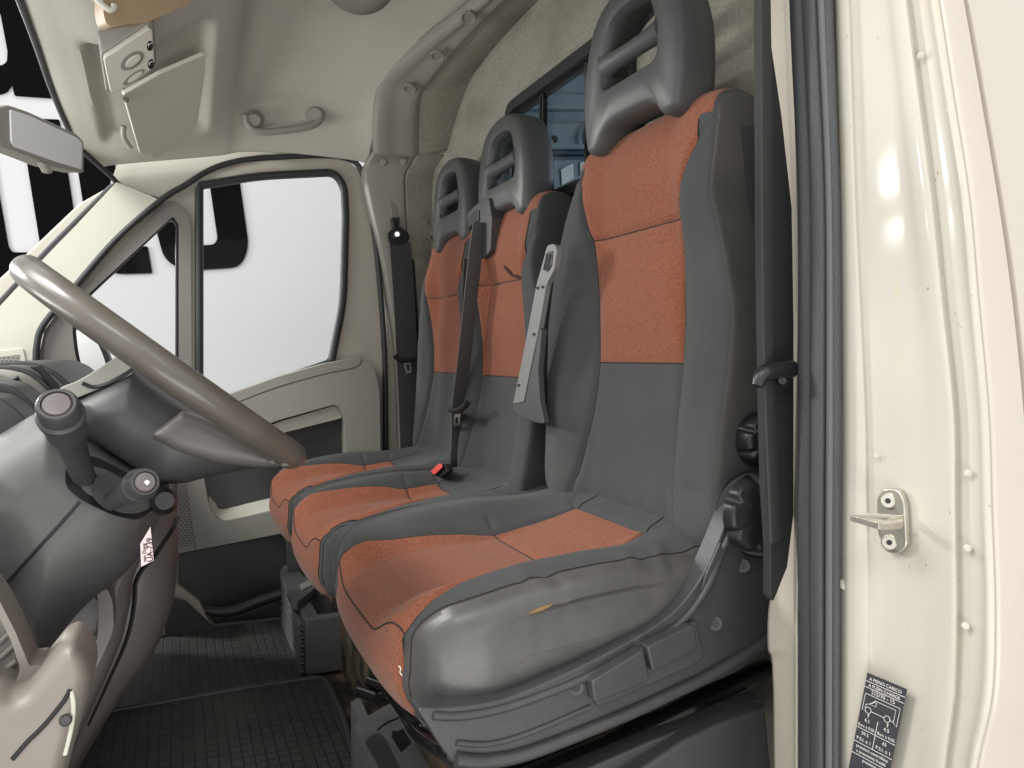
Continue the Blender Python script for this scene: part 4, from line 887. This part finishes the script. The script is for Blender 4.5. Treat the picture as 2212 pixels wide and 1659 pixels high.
gh = thing('grab_handle', 'grey moulded handle on the roof lining above the far door window', 'grab handle', A(610, 280, y=2.24))
tube('handle_bar', AY([(532, 250), (533, 264), (545, 280), (572, 285), (620, 281), (668, 273), (688, 262), (692, 248), (688, 240)], 2.215), .0125, GREYT, gh, 14, sm=6, flat=.8)
for a, b, r in ((548, 256, .026), (680, 243, .028)): lathe('handle_mount', A(a, b, y=2.29), A(a + 1, b + 4, y=2.205), [(0, r * 1.2), (.8, r), (1, r * .6)], GREYT, gh, 24)
dl = lathe('dome_lamp', A(775, -62, z=.858), A(775, -62, z=.84), [(0, .088), (.5, .085), (.85, .075), (1, .06)], GREYD, None, 48); tag(dl, 'shallow round lamp on the roof lining, cut by the top edge', 'lamp')
# ================================================================ SEAT BELTS
def tongue(par, pts_bar, ring, plane, off):
    f = (lambda p: A(p[0], p[1], x=plane)) if off == 'x' else (lambda p: A(p[0], p[1], y=plane))
    tube('latch_grip', [f(p) for p in pts_bar], .0075, BLACK, par, 12, sm=4)
    L = [f(p) for p in ring]; n = (L[1] - L[0]).cross(L[2] - L[0]).normalized()
    c = sum(L, Vector()) / len(L); slab('latch_tongue', L, n * .0025, CHROME, par, [[c + (q - c) * .48 for q in L]], bevel=.0006)
pb = thing('passenger_seat_belt', 'black seat belt hanging from the far door pillar behind the farthest seat', 'seat belt', A(870, 960, y=2.26))
ribbon('webbing', AY([(864, 522), (870, 600), (876, 700), (880, 790), (884, 870), (888, 985)], 2.245), Vector((.064, -.008, 0)), .003, WEB, pb)
ribbon('webbing', AY([(884, 560), (893, 700), (900, 850), (905, 985)], 2.275), Vector((.04, .03, 0)), .003, WEB, pb)
pslab('belt_loop', [(836, 505, 8), (845, 497, 5), (856, 488, 8), (868, 492, 6), (884, 503, 8), (887, 516, 6), (874, 528, 5), (848, 528, 6), (838, 520, 6)], 2.24, .012, BLACK, pb, r=4, bevel=.003)
lathe('anchor_bolt', A(858, 506, y=2.24), A(858, 506, y=2.225), [(0, .012), (.6, .011), (1, .007)], CHROME, pb, 20)
tongue(pb, [(852, 768), (864, 778), (886, 778), (903, 770)], [(871, 782), (889, 780), (890, 805), (878, 808)], 2.225, 'y')
mb = thing('middle_seat_belt', 'worn grey belt running down between the two bench seats to the cushion', 'seat belt', A(985, 1010, x=.62))
ribbon('webbing', [A(1037, 480, x=.648), A(1028, 540, x=.640), A(1015, 660, x=.632), A(1002, 780, x=.628), A(990, 880, x=.626), A(988, 940, x=.628), A(986, 1000, x=.63), A(976, 1020, x=.63)], [Vector((.036, .008, 0))] * 5 + [Vector((.034, .01, 0)), Vector((.036, .0, .01)), Vector((.03, -.01, .0))], .0028, WEBG, mb)
ribbon('webbing', [A(1020, 560, x=.655), A(1010, 760, x=.65), A(1000, 900, x=.645), A(992, 1020, x=.64)], Vector((.042, .0, 0)), .0028, WEB, mb)
tongue(mb, [(974, 884), (984, 888), (998, 882), (1010, 872)], [(980, 896), (994, 893), (991, 918), (978, 924)], .612, 'x')
bk = thing('belt_buckle', 'red button buckle between the two farthest seat cushions', 'buckle', A(945, 1020, x=.54))
slab('buckle_shell', AX([(936, 1026), (950, 1004), (958, 1004), (968, 1018), (954, 1030), (940, 1030)], .555), (.02, .012, 0), BLACK, bk, bevel=.003)
slab('release_button', AX([(925, 1023), (946, 1003), (954, 1003), (956, 1010), (940, 1025), (930, 1026)], .548), (.006, .012, 0), RED, bk, bevel=.002)
WEBD = mat('dusty_webbing', (.030, .029, .028), .8, (.022, .021, .020), 900, .5, .4, 1500)
db = thing('driver_seat_belt', 'wide black belt hanging on the near door pillar beside the driver backrest', 'seat belt', (.66, .66, -.3))
slab('belt_trim', [A(a, b, y=.622) for a, b in [(1650, -70), (1668, 100), (1690, 250), (1712, 450), (1716, 700), (1716, 1110), (1702, 1225), (1672, 1300), (1664, 1290), (1664, 1180), (1656, 1050), (1652, 900), (1646, 500), (1644, -70)]], (.0, .012, 0), mat('belt_trim_black', (.014, .014, .016), .7), db, bevel=.004)  # black trim strip beside the webbing
ribbon('webbing', [A(a, b, y=.612) for a, b in [(1651, -70), (1655, 200), (1656, 450), (1658, 700), (1664, 900), (1670, 1050), (1675, 1170)]], Vector((.022, .010, 0)), .0026, WEBD, db)
tube('latch_grip', [A(a, b, y=.602) for a, b in [(1636, 834), (1645, 812), (1662, 802), (1690, 798), (1712, 797)]], lambda t: .006 + .003 * min(1, 3 * t), BLACK, db, 14, sm=5)
lathe('stop_stud', A(1690, 822, y=.612), A(1690, 822, y=.600), [(0, .0062), (.7, .0062), (1, .004)], BLACK, db, 18)
# ================================================================ STEERING WHEEL AND DASHBOARD
e1 = Vector((.786, 0, -.618)); nn_ = e1.cross(Vector((0, 1, 0))).normalized()
wc = A(366, 797, y=1.035)
sw = thing('steering_wheel', 'large worn grey steering wheel seen edge on in front of the driver seat', 'steering wheel', wc)
tube('wheel_rim', [wc + e1 * (.186 * math.cos(t)) + Vector((0, 1, 0)) * (.186 * math.sin(t)) for t in [2 * math.pi * i / 96 for i in range(96)]], .0176, WHEELM, sw, 24, closed=True)
dome('hub_shell', [(158, 862), (190, 846, 10), (286, 800, 10), (330, 838, 20), (430, 905, 20), (560, 975, 20), (600, 1002, 10), (540, 1012, 30), (450, 1030, 20), (400, 1044, 12), (350, 1046, 10), (262, 992, 10), (166, 926, 10)], .925, .15, PLAS, sw, h=.045, R=90, r=8)
hp = pslab('lit_hub_top', [(120, 846, 4), (139, 833, 6), (161, 826, 4), (190, 810, 6), (262, 764, 6), (284, 786, 10), (290, 806, 10), (256, 824, 10), (156, 864, 8), (135, 866, 4)], .952, .16, GREYT, sw, r=4, bevel=.008)  # paler grey piece paints the light falling on the hub's top
sub(tube('hub_top_seam', AY([(178, 828), (200, 836), (225, 832), (260, 815), (288, 797)], .9515), .0022, BLACK, hp, 8, sm=5))
SPOKE = mat('spoke_plastic', (.105, .097, .09), .45, bump=.08, bscale=1400)
dome('wheel_spoke', [(317, 942, 4), (394, 890, 6), (440, 905, 20), (530, 955, 20), (628, 1006, 6), (560, 1010, 20), (470, 1000, 20), (380, 975, 20)], .915, .05, SPOKE, sw, r=6, h=.012, R=30, step=7)
# column shroud with stalks
da = thing('dashboard', 'dark and taupe dashboard with steering column shroud and air vents at the left', 'dashboard', (-.3, 1.4, -.7))
SHROUD = layered('shroud_plastic', (.080, .078, .077), (.068, .067, .066), 60, (.105, .10, .096), 6, .5, .08, 1500, amt=.4)
sh = dome('column_shroud', [(-90, 990), (0, 938, 30), (84, 888, 30), (130, 890, 20), (165, 925, 10), (262, 990, 20), (350, 1042, 10), (368, 1062, 14), (352, 1105, 30), (318, 1180, 30), (272, 1240, 40), (200, 1292, 40), (150, 1345, 30), (94, 1430, 8), (60, 1428, 8), (0, 1290), (-90, 1130)], .922, .16, SHROUD, da, h=.085, R=150, r=10, lean=lambda q: .10 * sstep(1080, 900, q.y) if False else .0)
def on_shell(name, pix, o, off, th, m, r=6, bevel=.003):
    return sub(slab(name, [on_surface(a, b, [o], off) for a, b in fillet(pix, r)], (0, th, 0), m, o, bevel=bevel))
on_shell('stalk_boot', [(140, 1020, 10), (158, 988, 18), (200, 984, 20), (262, 1016, 20), (335, 1062, 20), (342, 1090, 16), (300, 1126, 20), (240, 1112, 20), (172, 1078, 16), (143, 1052, 12)], sh, .004, .012, BLACK, 8)
on_shell('stalk_plate', [(205, 1030, 10), (232, 1018, 12), (308, 1060, 14), (314, 1090, 14), (283, 1110, 16), (225, 1098, 12), (198, 1072, 10)], sh, .009, .010, PLAS, 8)
SURF = lambda pts, o, l=.0006: [on_surface(a, b, [o], l) for a, b in pts]
sub(tube('shroud_seam', SURF([(172, 1084), (150, 1110), (125, 1138), (100, 1165), (70, 1198), (40, 1231), (15, 1258), (-4, 1280)], sh), .0018, BLACK, sh, 8, sm=3))
CAPM = mat('stalk_cap', (.135, .118, .115), .3)
def stalk(p0, p1, R, par):
    p0 = Vector(p0); p1 = Vector(p1)
    s = lathe('control_stalk', p0, p1, [(0, R * .64), (.3, R * .64), (.62, R * .76), (.68, R * .94), (.72, R * 1.0), (.84, R * 1.0), (.85, R * 1.12), (.885, R * 1.14), (.90, R * 1.0), (.985, R * .96), (1.0, R * .86), (1.0, R * .72), (.985, R * .70), (.985, .001)], PLAS, par, 40)
    c = lathe('stalk_button', p0 + (p1 - p0) * .97, p0 + (p1 - p0) * 1.006, [(0, R * .66), (.7, R * .66), (.9, R * .6), (1, R * .3)], CAPM, s, 32); sub(c); return s
stalk(A(188, 1050, y=.955), A(122, 872, y=.80), .0185, da)
s2 = stalk(A(228, 1092, y=.95), A(314, 1041, y=.80), .0145, da)
sub(slab('stalk_symbol', [A(a, b, y=.7985) for a, b in [(310, 1043), (317, 1036), (324, 1041), (317, 1050)]], (0, .0005, 0), WHITE, s2, bevel=0))
lathe('ignition_lock', A(352, 1085, y=1.02), A(356, 1082, y=.93), [(0, .016), (.8, .015), (1, .01)], BLACK, da, 20)
# dash hoods and vents
hoods = [(1.62, .62, [(-120, 790), (0, 781, 20), (40, 779, 20), (82, 784, 20), (118, 799, 20), (158, 834, 10), (190, 890), (190, 1060), (-120, 1060)], PLASM),
         (1.46, .14, [(-120, 795), (0, 789, 20), (38, 791, 20), (77, 806, 20), (119, 841, 20), (145, 872), (160, 1060), (-120, 1060)], PLAS),
         (1.32, .12, [(-120, 800), (-20, 800, 20), (30, 812, 20), (72, 846, 20), (100, 880), (120, 1060), (-120, 1060)], GREYT),
         (1.18, .12, [(-120, 822), (0, 827, 20), (28, 835, 20), (60, 860, 20), (90, 892), (100, 1060), (-120, 1060)], PLAS),
         (1.08, .09, [(-120, 845), (0, 858, 20), (36, 884, 20), (64, 914), (80, 1060), (-120, 1060)], PLASM)]
for yy, th, L, mm_ in hoods: pslab('dash_hood', L, yy, th, mm_, da, r=10, bevel=.012, seg=4)
vt = pslab('air_vent', [(10, 832, 4), (36, 815, 4), (94, 872, 4), (84, 892, 4)], 1.312, .01, BLACK, da, bevel=.001)
for i in range(6):
    t = i / 5; sub(tube('vent_slat', AY([(14 + 20 * t, 832 - 14 * t), (84 + 8 * t, 888 - 16 * t)], 1.309), .0016, PLASM, vt, 6))
sub(tube('vent_rim', AY([(12, 832), (40, 814)], 1.308), .003, PLASM, vt, 8))
pslab('dash_slot', [(62, 792, 3), (88, 787, 3), (128, 832, 4), (132, 858, 4), (110, 842), (84, 806)], 1.455, .01, BLACK, da, bevel=.002)
ob_ = dome('centre_console', [(340, 1040), (366, 1058, 8), (380, 1075, 10), (385, 1150, 20), (384, 1215, 20), (376, 1300, 30), (346, 1385, 30), (318, 1432, 20), (288, 1470, 20), (240, 1540, 20), (180, 1642, 20), (130, 1740), (-120, 1740), (-120, 1000), (240, 1000)], 1.235, .80, DASHD, da, h=.09, R=90, r=10)
sub(tube('console_gap', SURF([(381, 1118), (370, 1145), (350, 1175), (331, 1204), (306, 1232), (293, 1260), (291, 1292), (286, 1330), (278, 1365), (266, 1400), (252, 1432), (236, 1466), (220, 1502), (204, 1536), (190, 1566)], ob_), lambda t: .0048 - .002 * t, BLACK, ob_, 8, sm=5, flat=.7))
dome('knee_panel', [(300, 1165, 6), (324, 1178, 4), (296, 1226, 8), (284, 1262, 8), (282, 1300, 10), (268, 1368, 20), (240, 1440, 20), (176, 1580, 20), (110, 1740), (-120, 1740), (-120, 1440), (60, 1420), (180, 1300)], 1.17, .05, DASHD, da, h=.035, R=45, r=8, step=8)
pslab('knee_recess', [(84, 1440), (110, 1370), (200, 1280, 6), (216, 1300, 8), (216, 1370, 10), (196, 1420, 8), (140, 1460)], 1.17, .015, BLACK, da, r=6, bevel=.003)
pslab('knee_handle', [(208, 1277, 5), (232, 1272, 5), (244, 1300, 10), (246, 1360, 12), (224, 1412, 12), (200, 1458, 6), (192, 1425, 6), (212, 1372, 12), (213, 1312, 10)], 1.12, .04, DASHD, da, r=5, bevel=.007)
LDP = layered('pale_fuse_panel', (.215, .19, .168), (.20, .178, .157), 30, (.24, .215, .185), 6, .5, .1, 1400)
fb = pslab('storage_bin', [(-120, 1150), (-40, 1240), (0, 1300, 6), (32, 1362, 6), (64, 1440, 6), (92, 1436, 8), (110, 1520), (-120, 1560)], .86, .05, LDP, da, [[(-100, 1250), (-40, 1290), (0, 1336, 8), (24, 1385, 8), (44, 1445, 10), (30, 1484, 8), (-100, 1500)]], r=5, bevel=.006)
sub(pslab('bin_back', [(-110, 1240), (0, 1290), (50, 1440), (50, 1510), (-110, 1510)], .90, .01, GREYD, fb, bevel=0))
for i in range(3): sub(tube('bin_ridge', AY([(-100, 1400 + 35 * i), (0, 1385 + 35 * i), (36, 1350 + 38 * i)], .898), .003, GREYT, fb, 8))
fp = dome('fuse_panel', [(-120, 1500), (-5, 1494, 8), (26, 1506, 12), (52, 1494, 16), (94, 1440, 10), (130, 1394, 14), (158, 1382, 12), (182, 1404, 14), (196, 1432, 12), (200, 1462, 14), (190, 1510, 20), (168, 1580, 20), (138, 1690), (120, 1760), (-120, 1760)], .80, .06, LDP, da, h=.03, R=42, r=6, step=7)
sub(tube('panel_gap', SURF([(152, 1490), (140, 1512), (120, 1538), (100, 1562), (80, 1583), (60, 1602), (27, 1640)], fp), .0022, BLACK, fp, 8, sm=5))
sub(tube('panel_ridge', SURF([(153, 1492), (158, 1515), (158, 1540), (155, 1565), (150, 1590), (140, 1630)], fp), .0022, LIGHTP, fp, 8, sm=5))
sub(lathe('panel_lock', A(142, 1556, y=.801), A(142, 1556, y=.796), [(0, .0055), (.7, .0055), (1, .004)], PLASM, fp, 20))
pt = slab('paper_tag', [A(325, 1138, y=.925), A(303, 1175, y=.925), A(305, 1224, y=.925), A(332, 1211, y=.925)], (0, .0008, 0), PAPER, None, bevel=0); tag(pt, 'small white handwritten tag stuck beneath the steering column', 'paper tag')
q0 = A(324, 1188, y=.9242); q1 = A(312, 1194, y=.9242); exx = A(320, 1140, y=.9242) - A(323, 1210, y=.9242); eyy = Vector((-1, 0, 0))
w1 = join('handwriting', [text_mesh('t', 'UA-739', q0, exx, eyy, .0085, .0001, INK), text_mesh('t', 'van Dung', q1, exx, eyy, .0055, .0001, INK)], INK, pt); sub(w1)
# ================================================================ FLOOR MATS AND BOXES
def floor_mat(name, pts, label, z=-.738):
    t = thing(name, label, 'floor mat', (sum(p[0] for p in pts) / len(pts), sum(p[1] for p in pts) / len(pts), -.745), 'rubber floor mats')
    P = [Vector((a, b, z)) for a, b in pts]; slab('mat_sheet', P, (0, 0, -.006), MATM, t, bevel=0)
    tube('mat_rim', P, .007, PLAS, t, 10, closed=True, flat=.9); return t
floor_mat('floor_mat', fillet([(-.20, 1.745), (.255, 1.745), (.275, 2.17), (.05, 2.19), (-.20, 2.10)], .03), 'far grid patterned black mat under the front of the bench seats')
floor_mat('floor_mat', fillet([(-.5, .70), (.24, .70), (.27, 1.10), (.30, 1.52), (.30, 1.72), (.18, 1.73), (-.5, 1.73)], .04), 'near grid patterned black mat in front of the driver seat', -.732)
b1 = thing('jack_box', 'ribbed dark plastic storage box standing beneath the middle seat cushion', 'storage box', (.32, 1.9, -.74))
X0, X1, Y0, Y1, ZT = .262, .385, 1.75, 2.12, -.60
BOXM = mat('box_plastic', (.085, .09, .088), .5, bump=.1, bscale=1400)
box('box_body', (X0, Y0, -.74), (X1, Y1, ZT - .004), BOXM, b1, .006)
slab('box_opening', [(X0 + .03, Y0 + .02, ZT - .003), (X1 - .01, Y0 + .02, ZT - .003), (X1 - .01, Y0 + .16, ZT - .003), (X0 + .03, Y0 + .16, ZT - .003)], (0, 0, -.002), BLACK, b1, bevel=0)
for i in range(6):
    zz = -.63 - .02 * i; tube('box_rib', [(X0 - .004, Y0 + .03, zz), (X0 - .005, Y1 - .05, zz), (X0 - .004, Y1, zz)], .0065, BOXM, b1, 8)
    lathe('rib_notch', (X0 - .002, Y0 + .022, zz - .004), (X0 - .010, Y0 + .022, zz - .004), [(0, .006), (1, .004)], BLACK, b1, 8)
ld = slab('box_lid', [A(a, b, z=-.585) for a, b in fillet([(604, 1236, 3), (612, 1222, 3), (649, 1210, 3), (671, 1206, 4), (703, 1244, 4), (684, 1258, 4), (680, 1270, 3), (641, 1302, 5), (628, 1292, 3)], 3)], (0, 0, -.02), BOXM, b1, bevel=.004)
sub(slab('lid_hole', [A(a, b, z=-.5835) for a, b in [(644, 1226), (650, 1222), (656, 1224), (662, 1221), (668, 1234), (658, 1244), (652, 1240)]], (0, 0, -.002), BLACK, ld, bevel=0))
sub(slab('lid_step', [A(a, b, z=-.582) for a, b in [(648, 1262), (690, 1238), (703, 1244), (684, 1258), (652, 1274)]], (0, 0, -.006), GREYD, ld, bevel=.002))
b2 = thing('base_cover_box', 'grey plastic cover with a square hole at the foot of the driver seat', 'plastic cover', (.33, 1.1, -.74))
tpz = -.60
COVER = layered('grey_cover_plastic', (.125, .13, .127), (.11, .115, .112), 60, (.16, .155, .14), 8, .5, .1, 1400, amt=.5)
cv = slab('cover_top', [A(a, b, z=tpz) for a, b in fillet([(757, 1517, 3), (777, 1505, 3), (795, 1546, 4), (828, 1527, 4), (856, 1513, 5), (896, 1576, 6), (920, 1609, 6), (968, 1634, 6), (990, 1680), (1010, 1780), (870, 1780), (804, 1659, 4), (765, 1570, 5), (777, 1552, 4)], 3)], (0, 0, -.13), COVER, b2, bevel=.007)
sub(slab('cover_recess', [A(a, b, z=tpz + .0012) for a, b in fillet([(788, 1602, 5), (798, 1590, 5), (818, 1582, 5), (832, 1594, 5), (885, 1700), (850, 1750), (842, 1700)], 3)], (0, 0, -.003), PLAS, cv, bevel=.001))
sub(slab('cover_hole', [A(a, b, z=tpz + .0012) for a, b in [(848, 1577), (860, 1580), (870, 1573), (888, 1603), (866, 1624), (846, 1591)]], (0, 0, -.003), BLACK, cv, bevel=0))
sub(tube('cover_seam', [A(a, b, z=tpz + .0005) for a, b in [(815, 1578), (835, 1562), (868, 1548)]], .0016, BLACK, cv, 6, sm=4))
for k, (a, b) in enumerate(((790, 1500), (820, 1490), (812, 1478), (835, 1470))):
    tube('seat_linkage', [A(a - 14, b - 6, y=1.12), A(a + 26, b + 8, y=1.08)], .009, BMETAL, ds, 10)
# ================================================================ lift to real heights
bpy.context.view_layer.update()
for o in list(S.objects):
    if o.parent is None and o.type in {'EMPTY', 'MESH'}: o.location.z += LIFT
